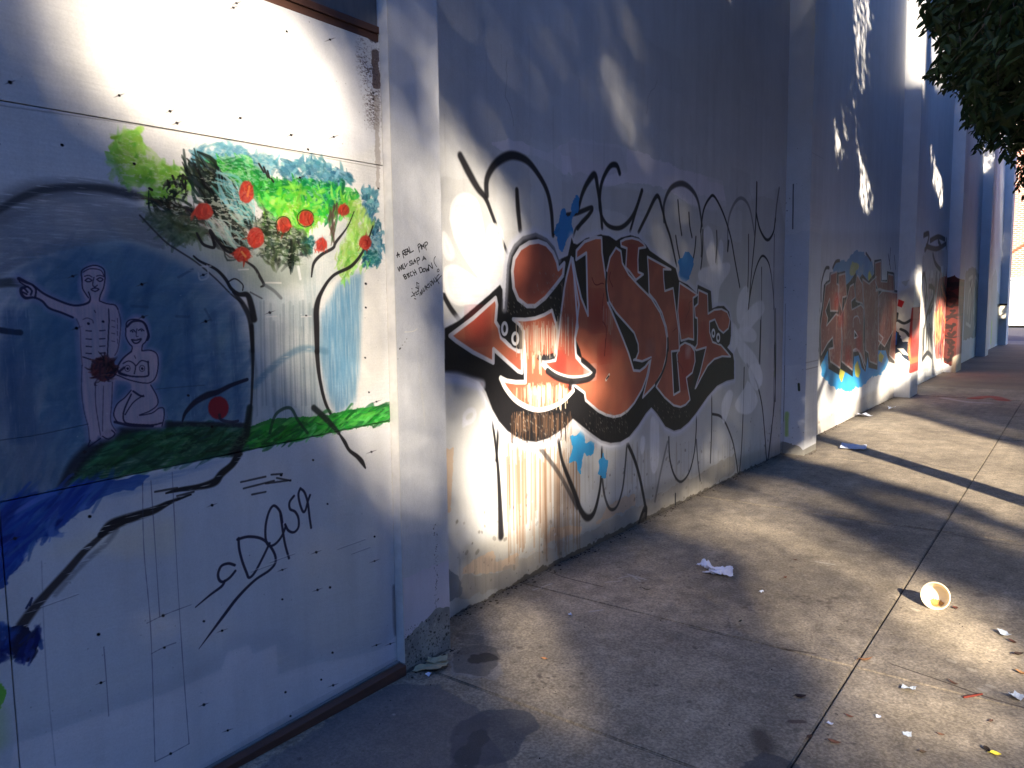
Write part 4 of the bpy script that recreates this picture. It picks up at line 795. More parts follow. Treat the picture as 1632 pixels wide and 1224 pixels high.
# ------------------------------------------------------------------ third bay and the red pilaster side
def paint_bay_three():
    cv = Canvas("bay_three_paint", lambda x, y: on_x(x, y, REC), (1, 2), 14.9, 20.0, -.02, 3.2, .008, WALLC)
    f = Z(1440, 350, 4.708)
    cv.grain(.07, 60, 120)
    cv.fill(f((130,310),(180,205),(230,225),(330,230),(345,420),(360,700),(350,1060),(230,1110),(130,1150),(110,900)), (212,210,206), soft=.02, a=.9, jag=.05, col2=(188,186,182))
    cv.fill(f((240,640),(270,450),(330,420),(370,430),(370,1000),(350,1060),(300,1030),(240,1050),(225,900)), (176,84,72), soft=.04, a=.7, jag=.1, col2=(150,80,78))
    cv.fill(f((230,700),(290,640),(280,900),(240,950)), (236,180,120), soft=.03, a=.8, jag=.05); cv.fill(f((300,900),(335,880),(345,1060),(310,1070)), (240,214,230), soft=.02, a=.8, jag=.05)
    cv.daub(f((240,420),(370,420),(370,1040),(240,1040)), [(206,60,44),(226,120,70),(120,30,34),(30,26,28)], 170, .5, .03, 1.5, .5, a=.7)
    cv.daub(f((150,380),(240,480),(240,700),(150,700)), [(60,56,60),(110,100,110),(150,110,120)], 60, .4, .03, 1.5, .5, a=.6)
    cv.drips(1470, 1486, 515, 570, (40,42,40), 26, .02, .8, .4)
    for q in (((140,440),(155,410),(170,500),(165,640)), ((190,500),(225,520),(220,640),(190,700)), ((150,120),(190,110),(175,200),(160,230)), ((200,160),(260,130),(310,150)), ((170,200),(250,220),(320,180)), ((220,260),(240,330),(280,380)), ((250,400),(230,560),(180,700),(160,800)), ((140,1050),(180,1000),(210,1030)), ((300,480),(340,640)), ((320,150),(320,210)), ((260,160),(280,200))):
        cv.stroke(f(*q), .05, (34,34,38), soft=.8, a=.85)
    for q in (((285,500),(300,560),(320,600)), ((290,700),(320,800)), ((325,640),(328,780))): cv.stroke(f(*q), .03, (244,150,90), a=.9, soft=.7)
    cv.fill(f((280,350),(298,350),(298,400),(280,400)), (240,240,236), soft=.01); cv.fill(f((210,380),(218,380),(218,440),(210,440)), (240,240,236), soft=.01)  # white flecks painted where the sun dapples fall
    return cv
def paint_red_side():
    cv = Canvas("red_side_paint", lambda x, y: on_y(x, y, 19.9), (0, 2), REC, .005, -.02, 3.0, .004, WALLC)
    w, h = cv.w, cv.h
    R_ = (88, 36, 32)
    cv.fill([(-2, h*.10), (w*.5, h*.05), (w+2, h*.07), (w+2, h*.70), (w*.5, h*.73), (-2, h*.71)], R_, soft=.02, raw=True, jag=.05, col2=(70,32,32))
    for i in range(26):
        y = h*(.08+.62*i/26)+RNG.random()*9; cv.stroke([(w*RNG.random()*.5, y), (w*.5, y+RNG.normal()*10), (w*(.6+.4*RNG.random()), y+RNG.normal()*14)], .016+.02*RNG.random(), (30,20,22), a=.85, raw=True, dry=.1)
    cv.stroke([(0, h*.66), (w, h*.67)], .05, (26,16,18), a=.9, raw=True)
    cv.fill([(w*.6,0),(w,0),(w,h*.14),(w*.7,h*.12)], (178,168,150), soft=.03, raw=True)
    return cv
def paint_column_three():
    cv = Canvas("column_three_paint", lambda x, y: on_y(x, y, PIL[2][0]), (0, 2), REC-.005, .005, -.02, 3.2, .003, WALLC)
    w, h = cv.w, cv.h; R = lambda *q: [(a*w, b/3.2*h) for a, b in q]
    F = lambda q, c, **k: cv.fill(R(*q), c, raw=True, **k)
    F([(-.1,.42),(1.1,.42),(1.1,1.9),(-.1,1.75)], (214,210,200), soft=.03)
    F([(.05,1.2),(.1,1.62),(.5,1.78),(.95,1.6),(1.05,1.25),(.9,1.12),(.5,1.02),(.15,1.08)], (226,220,202), soft=.02, a=.95)
    F([(-.1,.72),(.0,1.15),(.25,1.08),(.4,.95),(.75,.95),(.85,.8),(.95,.62),(.6,.66),(.3,.78)], (28,40,58), soft=.02, a=.92, jag=.02)
    F([(-.1,1.12),(.1,1.1),(.08,.9),(-.1,.86)], (44,110,190), soft=.01)
    F([(.12,.84),(.5,.84),(.85,.72),(.5,.74)], (226,222,212), soft=.01); F([(.1,1.66),(.45,1.62),(.3,1.52),(.05,1.55)], (190,32,36), soft=.01)
    for q in (((.15,1.3),(.5,1.26),(.9,1.32)), ((.3,1.16),(.6,1.12),(.8,1.05)), ((.05,1.42),(.0,1.3))): cv.stroke(R(*q), .022, (44,48,46), raw=True, soft=.8, a=.85)
    cv.stroke(R((.98,1.5),(.9,1.1),(1.0,.7),(.95,.45)), .022, (190,44,38), raw=True, soft=.8, a=.85); cv.stroke(R((.85,1.0),(.82,.8),(.98,.6)), .02, (220,130,80), raw=True, soft=.8, a=.8)
    F([(.2,1.95),(.8,2.0),(.5,1.85)], (176,174,160), soft=.01, a=.6, jag=.03)
    cv.grain(.08, 30, 10); return cv
def paint_bay_far(name, t0, t1, y0px):
    cv = Canvas(name, lambda x, y: on_x(x, y, REC), (1, 2), t0, t1, -.02, 3.2, .012, WALLC)
    cv.grain(.06, 40, 80); return cv
def paint_bay_four():
    cv = paint_bay_far("bay_four_paint", 20.8, 26.3, 0); f = Z(1440, 350, 4.708)
    cv.fill(f((465,400),(500,365),(540,365),(570,420),(585,560),(575,800),(540,880),(450,900)), (172,170,156), soft=.03, a=.9, jag=.08, col2=(150,148,136))
    for q in (((490,450),(520,430),(510,500),(490,560),(480,700)), ((540,430),(560,480),(560,640),(545,760),(530,820)), ((495,660),(490,790)), ((512,660),(505,800)), ((530,520),(525,700)), ((470,780),(500,800))):
        cv.stroke(f(*q), .05, (222,222,210), soft=.8, a=.8)
    for q in (((500,470),(515,600),(498,780)), ((535,480),(545,600),(535,760))): cv.stroke(f(*q), .04, (60,60,58), soft=.9, a=.6)
    return cv
def paint_bay_five():
    cv = paint_bay_far("bay_five_paint", 27.1, 33.5, 0); f = Z(1440, 350, 4.708)
    cv.fill(f((655,520),(670,420),(690,370),(705,420),(700,520),(735,600),(720,900),(650,980)), (190,188,176), soft=.05, a=.8, jag=.1)
    cv.stroke(f((662,780),(660,850),(655,910)), .12, (190,230,70), soft=1.2, a=.8); cv.stroke(f((705,645),(702,930)), .06, (30,30,34)); cv.stroke(f((705,645),(740,650)), .05, (30,30,34))
    return cv
def paint_column_two():
    cv = Canvas("column_two_paint", lambda x, y: on_y(x, y, 8.19), (0, 2), REC-.005, .005, -.02, 3.2, .003, WALLC)
    cv.grain(.05, 60, 40); cv.grain(.03, 2, 2, 1); w, h = cv.w, cv.h
    cv.stroke([(w*.12, 0), (w*.13, h*.2), (w*.1, h*.5)], .003, (40,42,46), a=.7, raw=True)
    cv.stroke([(w*.25, h*.07), (w*.24, h*.11), (w*.26, h*.14)], .022, (150,190,60), a=.6, raw=True, soft=1.3)
    cv.fill([(0,0),(w,0),(w,h*.03),(0,h*.05)], (120,116,106), soft=.02, raw=True, jag=.02, a=.8); cv.fill([(0,h*.10),(w*.2,h*.12),(w*.2,h*.05),(0,h*.04)], (206,200,200), soft=.01, raw=True, a=.8)
    cv.fill([(-9,h*.72),(w+9,h*.73),(w+9,h*.3),(-9,h*.3)], (196,202,212), soft=.02, raw=True, a=.5, jag=.02)
    cv.stroke([(w*.3, h*.88), (w*.32, h*.74)], .006, (30,30,34), a=.7, raw=True)
    cv.speck(90, .001, .006, (70,72,74), .6); cv.stroke([(w*.7, h*.24), (w*.72, h*.22)], .012, (60,70,50), raw=True)
    return cv

# ------------------------------------------------------------------ pavement: grime, spots, spray marks
def paint_ground():
    cv = Canvas("pavement_paint", lambda x, y: on_z(x, y, 0), (0, 1), -.26, 3.2, .4, 16.4, .004, (152, 141, 124))
    n = vnoise(cv.h, cv.w, 260, 160, 5, 4); cv.c *= (.74+.5*n)[..., None]
    n = vnoise(cv.h, cv.w, 22, 22, 6, 3); cv.c *= (.86+.28*n)[..., None]
    n = vnoise(cv.h, cv.w, 1.6, 1.6, 8, 1); cv.c *= (.80+.40*n)[..., None]
    n = vnoise(cv.h, cv.w, 500, 14, 9, 2); cv.c *= (.95+.1*n)[..., None]
    # darker, oil-grimed band along the wall
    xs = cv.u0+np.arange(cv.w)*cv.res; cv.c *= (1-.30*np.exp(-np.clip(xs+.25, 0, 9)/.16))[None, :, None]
    cv.fill([(400,1240),(560,1120),(640,1085),(700,1090),(760,1130),(800,1200),(820,1240)], (88,88,94), soft=.05, a=.6, jag=.06)
    cv.fill([(790,1135),(830,1128),(850,1140),(845,1180),(800,1224),(730,1240),(700,1200),(740,1150)], (66,70,78), soft=.03, a=.6, jag=.08)
    cv.fill([(720,1215),(760,1160),(790,1140),(760,1230)], (50,54,60), soft=.03, a=.5, jag=.04)
    cv.fill([(1195,1165),(1215,1160),(1238,1190),(1225,1206),(1205,1195)], (74,66,58), soft=.03, a=.7); cv.stroke([(1260,1150),(1280,1150)], .012, (70,52,46), a=.6, dry=.1)
    cv.fill([(1180,1224),(1215,1200),(1260,1210),(1290,1240),(1170,1260)], (62,66,72), soft=.01, a=.55, jag=.04)
    cv.fill([(717,1050),(760,1040),(800,1060),(790,1085),(720,1075)], (150,150,150), soft=.03, a=.4, jag=.03)
    cv.fill([(715,1038),(750,1028),(790,1030),(796,1060),(770,1078),(724,1074)], (78,74,70), soft=.01, a=.5, jag=.05); cv.fill([(720,1010),(770,1012),(775,1026),(730,1030)], (70,66,62), soft=.01, a=.4, jag=.04)
    cv.fill([(740,1046),(775,1040),(800,1050),(780,1056),(750,1058)], (44,42,40), soft=.004, a=.7, jag=.03)
    for (x, y, r, c_) in ((1320,960,.03,(84,74,66)), (1290,950,.025,(90,80,70)), (1200,965,.02,(90,80,72)), (1220,940,.02,(90,82,72)), (1160,1000,.015,(80,72,64)), (1045,1095,.01,(60,56,50)), (862,1081,.016,(70,62,56)), (890,1060,.01,(60,56,52)), (880,1095,.012,(76,66,58)), (1335,1050,.012,(90,80,70)), (1480,935,.012,(80,60,50))):
        for _ in range(9): cv.stroke([(x+RNG.normal()*16, y+RNG.normal()*5)]*2, r*(.2+.5*RNG.random()), c_, a=.5, soft=1)
    cv.speck(2600, .0015, .010, (70,62,56), .55); cv.speck(900, .001, .006, (40,36,34), .6); cv.speck(700, .0015, .008, (196,188,176), .5); cv.speck(60, .012, .03, (60,54,50), .35); cv.speck(26, .012, .028, (186,172,152), .5)
    for x, y in ((1562,1098),(1545,1066),(1575,1092),(1455,970),(1512,1052),(1670,1140)): cv.stroke([(x,y),(x+8,y+3)], .012, (206,196,176), a=.6, dry=.1)
    for q in (((985,922),(1005,918),(1020,926)), ((965,928),(990,926)), ((1000,915),(1030,924)), ((940,975),(960,972)), ((1300,895),(1330,900)), ((1435,888),(1470,898)), ((850,940),(880,930))): cv.stroke(q, .006, (206,206,204), a=.5, dry=.3)
    # spray-paint marks and a soft reddish patch far along the pavement
    cv.stroke([(1552,635),(1580,632),(1600,638)], .10, (176,60,46), soft=1, a=.75, dry=.15); cv.stroke([(1505,634),(1540,640),(1575,642)], .08, (184,186,180), soft=1, a=.6, dry=.2); cv.stroke([(1545,612),(1580,606),(1600,610)], .25, (140,80,60), soft=1.6, a=.35)
    # hairline cracks
    for q in (((1337,824),(1380,832),(1430,838),(1502,848),(1560,860),(1632,870)), ((1470,737),(1520,748),(1560,750),(1640,757)), ((1100,1000),(1180,1018),(1240,1032),(1300,1042)), ((860,905),(900,920),(960,935)), ((1420,1058),(1500,1085),(1570,1110),(1640,1130))):
        cv.stroke(q, .004, (58,50,44), a=.75, dry=.1)
    return cv
# ================================================================== large structure
def wall_material():
    m, nt, b = new_mat("painted_render", .6, .3)
    p = pos_node(nt); rgb = N(nt, 'ShaderNodeRGB'); rgb.outputs[0].default_value = (*s2l(WALLC), 1)
    nt.links.new(weather(nt, rgb.outputs[0]), b.inputs['Base Color'])
    nb = noise_node(nt, p, 70, 6, .7); bump(nt, b, nb.outputs['Fac'], .35, .004)
    return m
M_wall = wall_material()
M_asphalt = simple_mat("asphalt", (54, 57, 66), .85, .2, 30, 220, .6, .006)
M_earth = simple_mat("packed_dirt", (44, 46, 50), .95, .3, 20, 120, .6, .01)
M_kerb = simple_mat("kerb_concrete", (142, 136, 126), .85, .15, 8, 120, .4, .003)
M_dark = simple_mat("dark_void", (26, 23, 22), .95, .3)
M_timber = simple_mat("brown_timber", (98, 68, 56), .8, .35, 9, 60, .5, .004, stretch=(1, .15, 1))
M_greywood = simple_mat("weathered_wood", (112, 112, 112), .85, .35, 7, 60, .6, .004, stretch=(1, 1, .2))
M_white = simple_mat("white_trim_paint", (222, 216, 204), .55, .08, 20, 140, .5, .002)
M_bark = simple_mat("bark", (92, 82, 72), .9, .35, 14, 60, .9, .012, stretch=(1, 1, .25))
M_metal = simple_mat("galvanised_metal", (120, 122, 124), .45, .1, 20, 80, .1, .001, spec=.5)

# ground sheets (a few millimetres apart), then the slabs of the pavement
def sheet(name, x0, x1, y0, y1, z, mat):
    bm = bmesh.new(); bm.faces.new([bm.verts.new(p) for p in ((x0,y0,z),(x1,y0,z),(x1,y1,z),(x0,y1,z))])
    o = bm_obj(name, bm, mat); o['kind'] = 'structure'; return o
sheet("ground", -300, 300, -200, 400, -.16, M_earth)
sheet("street", 3.35, 12.4, -60, 300, -.13, M_asphalt)
BY = float(on_z(1620, 519, -.02)[1])
sheet("cross_street", -120, 3.34, 38.0, BY-1.0, -.126, M_asphalt)
sheet("cross_street_far_side", 12.41, 120, 38.0, BY-1.0, -.126, M_asphalt)

gcv = paint_ground()
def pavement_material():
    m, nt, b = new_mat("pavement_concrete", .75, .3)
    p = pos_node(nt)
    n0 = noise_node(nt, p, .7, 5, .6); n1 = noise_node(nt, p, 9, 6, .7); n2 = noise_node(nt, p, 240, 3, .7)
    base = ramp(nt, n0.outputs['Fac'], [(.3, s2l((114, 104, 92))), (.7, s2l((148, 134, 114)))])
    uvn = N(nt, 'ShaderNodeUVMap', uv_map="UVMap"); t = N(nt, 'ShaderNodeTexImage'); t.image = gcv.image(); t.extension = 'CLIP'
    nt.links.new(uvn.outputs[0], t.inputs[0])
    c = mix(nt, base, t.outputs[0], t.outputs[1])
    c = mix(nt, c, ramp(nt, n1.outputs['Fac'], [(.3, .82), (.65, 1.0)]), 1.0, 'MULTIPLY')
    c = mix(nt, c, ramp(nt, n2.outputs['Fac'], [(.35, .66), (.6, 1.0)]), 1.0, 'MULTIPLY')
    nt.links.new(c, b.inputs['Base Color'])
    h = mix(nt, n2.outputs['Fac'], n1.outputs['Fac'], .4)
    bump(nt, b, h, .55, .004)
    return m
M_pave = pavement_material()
pave = empty("pavement", (1.5, 10, 0), kind='structure')
XS = [REC, 1.5636, 3.2]
YS = [-6.0, -3.4, -1.1, 1.2, 2.36, 3.46, 5.95, 8.2, 10.4, 12.6, 14.68, 16.9, 19.1, 21.3, 23.6, 26.0, 28.6, 31.3, 34.1, 37.0]
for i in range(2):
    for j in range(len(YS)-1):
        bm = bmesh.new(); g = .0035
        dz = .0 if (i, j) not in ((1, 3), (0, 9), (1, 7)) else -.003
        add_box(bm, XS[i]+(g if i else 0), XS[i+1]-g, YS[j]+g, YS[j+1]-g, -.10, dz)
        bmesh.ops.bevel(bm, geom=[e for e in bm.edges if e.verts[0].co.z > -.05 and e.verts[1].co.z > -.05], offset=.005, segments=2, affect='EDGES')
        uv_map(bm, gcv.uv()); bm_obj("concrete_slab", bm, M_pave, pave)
box("slab_bed", REC, 3.2, -6, 37, -.15, -.014, M_earth, pave)
kerb = empty("kerb", (3.27, 0, 0), kind='structure')
for j in range(15):
    y = -6+j*2.87; box("kerb_stone", 3.203, 3.35, y+.004, y+2.866, -.16, .0, M_kerb, kerb, bevel=.008)
kerb2 = empty("cross_street_kerb", (0, 37, 0), kind='structure')
for j in range(7):
    x = -3.5+j*.96; box("kerb_stone", x+.003, x+.957, 37.004, 37.15, -.16, .0, M_kerb, kerb2, bevel=.008)
far_pave = sheet("far_pavement", 12.41, 18, -60, 37.0, .0, M_kerb)
cross_pave = sheet("pavement_across_the_cross_street", -60, 60, BY-1.0, BY+.5, .0, M_kerb)
zebra = sheet("crossing_stripe", .35, .95, 40.5, 46.0, -.121, simple_mat("road_paint", (214, 212, 206), .7, .1))
dirt = empty("wall_foot_dirt", (0, 5, 0), kind='structure')

# ---- the long painted wall
bw = empty("painted_wall", (0, 17, 0), "long white painted wall with shallow pilasters and graffiti along its foot", "wall")
edges = [PIL[0]] + PIL[1:]
canv = [paint_bay(), paint_bay_two(), paint_bay_three(), paint_bay_four(), paint_bay_five()]
pm_bay = [paint_mat(c, c.name+"_material", .62, .3, 70, .35, .004, wave=.25) for c in canv]
def wall_part(name, axis, x0, x1, y0, y1, z0, z1, mat, uv=None, bevel=0):
    return box(name, x0, x1, y0, y1, z0, z1, mat, bw, bevel=bevel, uv=uv)
for i in range(5):
    t0, t1 = PIL[i][1], PIL[i+1][0]; c = canv[i]; zt = c.v1-.004
    wall_part("bay_panel", 0, REC-.2, REC, t0-.01, t1+.01, -.1, zt, pm_bay[i], uv=c.uv())
    wall_part("upper_bay_panel", 0, REC-.2, REC, t0-.01, t1+.01, zt, WALL_H, M_wall)
pcv = paint_pilaster(); pm = paint_mat(pcv, "pilaster_paint_material", .6, .3, 110, .45, .003)
wall_part("pilaster", 0, REC-.19, 0, PIL[0][0], PIL[0][1], -.1, 2.97, pm, uv=pcv.uv(), bevel=.004)
wall_part("upper_pilaster", 0, REC-.19, 0, PIL[0][0], PIL[0][1], 2.97, WALL_H, M_wall)
c2 = paint_column_two(); m2 = paint_mat(c2, "column_two_material", .62, .3, 90, .4, .003)
wall_part("pilaster", 0, REC-.19, 0, PIL[1][0], PIL[1][1], -.1, 3.19, m2, uv=c2.uv(), bevel=.006)
wall_part("upper_pilaster", 0, REC-.19, 0, PIL[1][0], PIL[1][1], 3.19, WALL_H, M_wall)
c3 = paint_column_three(); m3 = paint_mat(c3, 'column_three_material', .6)
c4 = paint_red_side(); m4 = paint_mat(c4, "red_side_material", .6)
for i in range(2, 6):
    if i == 2:
        wall_part("pilaster", 0, REC-.19, 0, *PIL[2], -.1, 3.18, m3, uv=c3.uv(), bevel=.006); wall_part("upper_pilaster", 0, REC-.19, 0, *PIL[2], 3.18, WALL_H, M_wall)
    elif i == 3:
        o = wall_part("pilaster", 0, REC-.19, 0, *PIL[3], -.1, 2.98, m4, uv=c4.uv(), bevel=.006); o['label'] = "red painted pilaster foot with black scrawl"
        wall_part("upper_pilaster", 0, REC-.19, 0, *PIL[3], 2.98, WALL_H, M_wall)
    else: wall_part("pilaster", 0, REC-.19, 0, *PIL[i], -.1, WALL_H, M_wall, bevel=.006)
wall_part("wall_core", 0, -.9, REC-.201, 2.2, WALL_END, -.1, WALL_H-.02, M_wall)
wall_part("coping", 0, -.95, .06, -70, WALL_END+.05, WALL_H, WALL_H+.18, M_wall)
# wall above and beside the boarded opening
wall_part("wall_core", 0, -.9, -.09, -70, PIL[0][0]-.003, 3.4, WALL_H-.01, M_wall)

# ---- boarded opening
pl = empty("plywood_hoarding", (PLY, 1.2, 0), "white painted plywood hoarding with a painted tree and two figures at left", "hoarding")
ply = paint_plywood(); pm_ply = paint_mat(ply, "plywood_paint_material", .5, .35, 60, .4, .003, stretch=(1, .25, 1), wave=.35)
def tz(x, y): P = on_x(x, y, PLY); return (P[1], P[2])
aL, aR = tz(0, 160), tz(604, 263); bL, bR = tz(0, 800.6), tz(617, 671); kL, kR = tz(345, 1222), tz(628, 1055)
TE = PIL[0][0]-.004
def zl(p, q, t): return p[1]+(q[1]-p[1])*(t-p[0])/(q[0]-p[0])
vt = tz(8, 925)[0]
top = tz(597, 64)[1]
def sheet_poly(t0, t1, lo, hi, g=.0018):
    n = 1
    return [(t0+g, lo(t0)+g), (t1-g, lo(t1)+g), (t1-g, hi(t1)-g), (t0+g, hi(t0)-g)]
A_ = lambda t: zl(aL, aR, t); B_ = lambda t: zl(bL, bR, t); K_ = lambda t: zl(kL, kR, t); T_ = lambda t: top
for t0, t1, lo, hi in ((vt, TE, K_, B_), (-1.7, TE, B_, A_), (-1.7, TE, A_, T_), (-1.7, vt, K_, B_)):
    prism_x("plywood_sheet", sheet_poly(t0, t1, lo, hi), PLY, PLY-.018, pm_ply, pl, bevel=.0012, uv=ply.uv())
box("batten", PLY-.005, .003, PIL[0][0]-.0035, PIL[0][0]-.0005, .05, 3.4, simple_mat("old_white_trim", (204, 201, 194), .6, .1, 20, 140, .6, .002), pl)
prism_x("kickboard", [(-1.7, .0), (TE, .0), (TE, K_(TE)-.008), (1.36, .024), (-1.7, .024)], .012, PLY-.02, M_timber, pl, bevel=.003)
prism_x("bottom_batten", [(-1.7, .0245), (1.36, .0245), (TE, K_(TE)-.0075), (TE, K_(TE)-.001), (1.36, .029), (-1.7, .029)], PLY+.016, PLY-.01, M_greywood, pl)
tb = tz(598, 40)[1]
box("head_beam", PLY-.05, PLY-.008, -1.7, TE, top+.002, (top+tb)/2, M_timber, pl, bevel=.002)
box("head_beam", PLY-.055, PLY-.002, -1.7, TE, (top+tb)/2+.002, tb, M_timber, pl, bevel=.002)
box("upper_board", PLY-.05, PLY-.014, -1.7, TE, tb+.003, 3.4, M_greywood, pl)
box("backing", -.12, -.062, -1.9, TE, -.1, 3.4, M_dark, pl)
wall_part("wall_core", 0, -.9, -.005, -70, -1.95, -.1, 3.399, M_wall)
# screws standing in the boards: real little heads
bm = bmesh.new()
for (x, y) in ((190,152),(271,177),(383,188),(464,215),(532,218),(99,231),(214,261),(457,50),(526,63),(16,131),(226,453),(122,523),(338,680),(448,757),(338,805),(143,823),(157,1011),(161,1088),(354,1005),(597,855),(512,1083),(363,1164),(600,1028),(478,283),(328,512)):
    P = on_x(x, y, PLY); M = Matrix.Translation((PLY+.0004, P[1], P[2])) @ Matrix.Rotation(math.pi/2, 4, 'Y')
    bmesh.ops.create_cone(bm, cap_ends=True, segments=10, radius1=.0042, radius2=.003, depth=.002, matrix=M)
s_ = bm_obj("screw_heads", bm, M_dark, pl); s_['kind'] = 'stuff'

# ---- brick building across the cross street
def brick_mat():
    m, nt, b = new_mat("brickwork", .85, .2)
    p = pos_node(nt); sw = N(nt, 'ShaderNodeSeparateXYZ'); nt.links.new(p, sw.inputs[0]); cb = N(nt, 'ShaderNodeCombineXYZ')
    nt.links.new(sw.outputs[0], cb.inputs[0]); nt.links.new(sw.outputs[2], cb.inputs[1])
    t = N(nt, 'ShaderNodeTexBrick'); nt.links.new(cb.outputs[0], t.inputs['Vector']); t.inputs['Scale'].default_value = 1.0
    t.inputs['Brick Width'].default_value = .32; t.inputs['Row Height'].default_value = .13; t.inputs['Mortar Size'].default_value = .02
    for k, c in (('Color1', (176,116,90)), ('Color2', (156,96,74)), ('Mortar', (196,180,160))):
        t.inputs[k].default_value = (*s2l(c), 1)
    nt.links.new(t.outputs['Color'], b.inputs['Base Color']); return m
bb = empty("brick_building", (0, BY+2, 0), "orange brick building with a white painted base, sunlit at the far end of the pavement", "building")
box("brick_wall", -14, 16, BY+.5, BY+9, 3.05, 16, brick_mat(), bb)
box("painted_base", -14.02, 16.02, BY+.44, BY+9.02, -.1, 3.05, simple_mat("cream_paint", (206, 196, 180), .7, .06), bb)
box("string_course", -14.06, 16.06, BY+.36, BY+.5, 3.06, 3.22, M_white, bb)
box("roof", -14.1, 16.1, BY+.3, BY+9.1, 16, 16.4, M_kerb, bb)
def tube(bm, pts, rads, seg=10):
    rings = []
    pts = [Vector(p) for p in pts]
    for i, p in enumerate(pts):
        d = (pts[min(i+1, len(pts)-1)]-pts[max(i-1, 0)]).normalized()
        a = d.cross(Vector((0, 0, 1)) if abs(d.z) < .9 else Vector((1, 0, 0))).normalized(); b = d.cross(a)
        rings.append([bm.verts.new(p+(a*math.cos(t)+b*math.sin(t))*rads[i]) for t in [2*math.pi*k/seg for k in range(seg)]])
    for r0, r1 in zip(rings, rings[1:]):
        for k in range(seg): bm.faces.new((r0[k], r0[(k+1) % seg], r1[(k+1) % seg], r1[k]))
    bm.faces.new(rings[0][::-1]); bm.faces.new(rings[-1])
bm = bmesh.new(); P = on_y(1609, 404, BY+.3); Q = on_y(1648, 380, BY+.3); tube(bm, [P, Q], [.07, .07], 8)
bm_obj("stair_rail", bm, simple_mat("rust_paint", (170, 90, 60), .7), bb)

# ---- building across the street (out of the picture; added to close off the low sky)
ob = empty("shop_building", (22, 5, 0), "long grey rendered building added unseen across the street to cut the sky light", "building")
M_ren = simple_mat("grey_render", (104, 110, 122), .85, .1, 2, 60, .3, .004)
box("facade", 18.4, 30, -45, 34, -.1, 10.6, M_ren, ob); box("cornice", 18.2, 18.399, -45, 34, 10.2, 10.75, M_kerb, ob)
for k in range(13):
    for z in (.8, 4.3, 7.3):
        y = -42+k*5.8
        w_ = box("window", 18.34, 18.42, y, y+2.4, z, z+1.9, M_kerb, ob); g_ = box("pane", 18.31, 18.339, y+.12, y+2.28, z+.12, z+1.78, M_dark, w_); g_.location = (0, 0, 0)

eb = empty("terrace_building", (0, -50, 0), "tall brown building added unseen far behind the viewer to block the low sky", "building")  # added out of view to keep low sky off the pilaster sides
box("rear_wall", -30, 40, -58, -44, -.1, 17, simple_mat("brown_render", (96, 88, 84), .85, .1, 2, 60, .3, .004), eb); box("parapet", -30.2, 40.2, -58.2, -43.8, 17.01, 17.5, M_kerb, eb)
for k in range(11):
    for z in (1.0, 5.0, 9.0, 13.0):
        x = -28+k*6.1; w_ = box("window", x, x+2.2, -43.999, -43.94, z, z+2.0, M_kerb, eb); g_ = box("pane", x+.12, x+2.08, -43.939, -43.92, z+.12, z+1.88, M_dark, w_); g_.location = (0, 0, 0)

# ---- small box on the last pilaster
mb = empty("meter_box", (-.12, 33.3, 1.0), "small pale meter box on the side of the last pilaster", "box")
box("box_body", REC+.02, -.02, 33.22, 33.398, .95, 1.45, simple_mat("box_paint", (222, 216, 200), .6, .06), mb, bevel=.01)
box("box_lid", REC+.01, -.01, 33.2, 33.398, 1.455, 1.52, M_dark, mb, bevel=.005)
# ================================================================== where the sun gets through (measured on wall and pavement)
E1 = np.array([-LH[1], LH[0], 0.0]); E1 = -E1 if E1[1] < 0 else E1
E1 = np.array([LH[1], -LH[0], 0.0]); E1 /= np.linalg.norm(E1)
E2 = np.cross(SL, E1)
U0, U1, V0, V1, SR = -3.0, 30.0, -4.0, 12.0, .02
uvc = np.array([[P@E1, P@E2] for P in [np.array(q) for q in ((REC, -1, 0), (REC, -1, 7), (REC, 36, 0), (REC, 36, 7), (3, -1, 0), (3, 36, 0))]])
U0, V0 = uvc.min(0)-1.0; U1, V1 = uvc.max(0)+1.0
SW, SH = int((U1-U0)/SR), int((V1-V0)/SR)
def to_sun(P): P = np.asarray(P); return np.stack([(P@E1-U0)/SR, (P@E2-V0)/SR], -1)
soft_m = np.zeros((SH, SW), np.float32); sharp_m = np.zeros((SH, SW), np.float32)
surf = {'F': lambda x, y: on_x(x, y, 0), 'P': lambda x, y: on_x(x, y, PLY), 'R': lambda x, y: on_x(x, y, REC), 'G': lambda x, y: on_z(x, y, 0), 'C2': lambda x, y: on_y(x, y, PIL[1][0]), 'C3': lambda x, y: on_y(x, y, PIL[2][0]), 'C6': lambda x, y: on_y(x, y, 33.2)}
def lit(s, pts, I, soft, sharp=False):
    P = to_sun(np.array([surf[s](x, y) for x, y in pts]))
    P = catmull(P, 6, True)
    pad = int(soft/SR*3+4); x0, y0 = np.maximum(P.min(0).astype(int)-pad, 0); x1, y1 = P.max(0).astype(int)+pad
    x1 = min(x1, SW); y1 = min(y1, SH)
    if x1 <= x0 or y1 <= y0: return
    m = blur(poly_mask(P-[x0, y0], y1-y0, x1-x0).astype(np.float32), soft/SR)*I
    T = sharp_m if sharp else soft_m; v = T[y0:y1, x0:x1]; np.maximum(v, m, out=v)
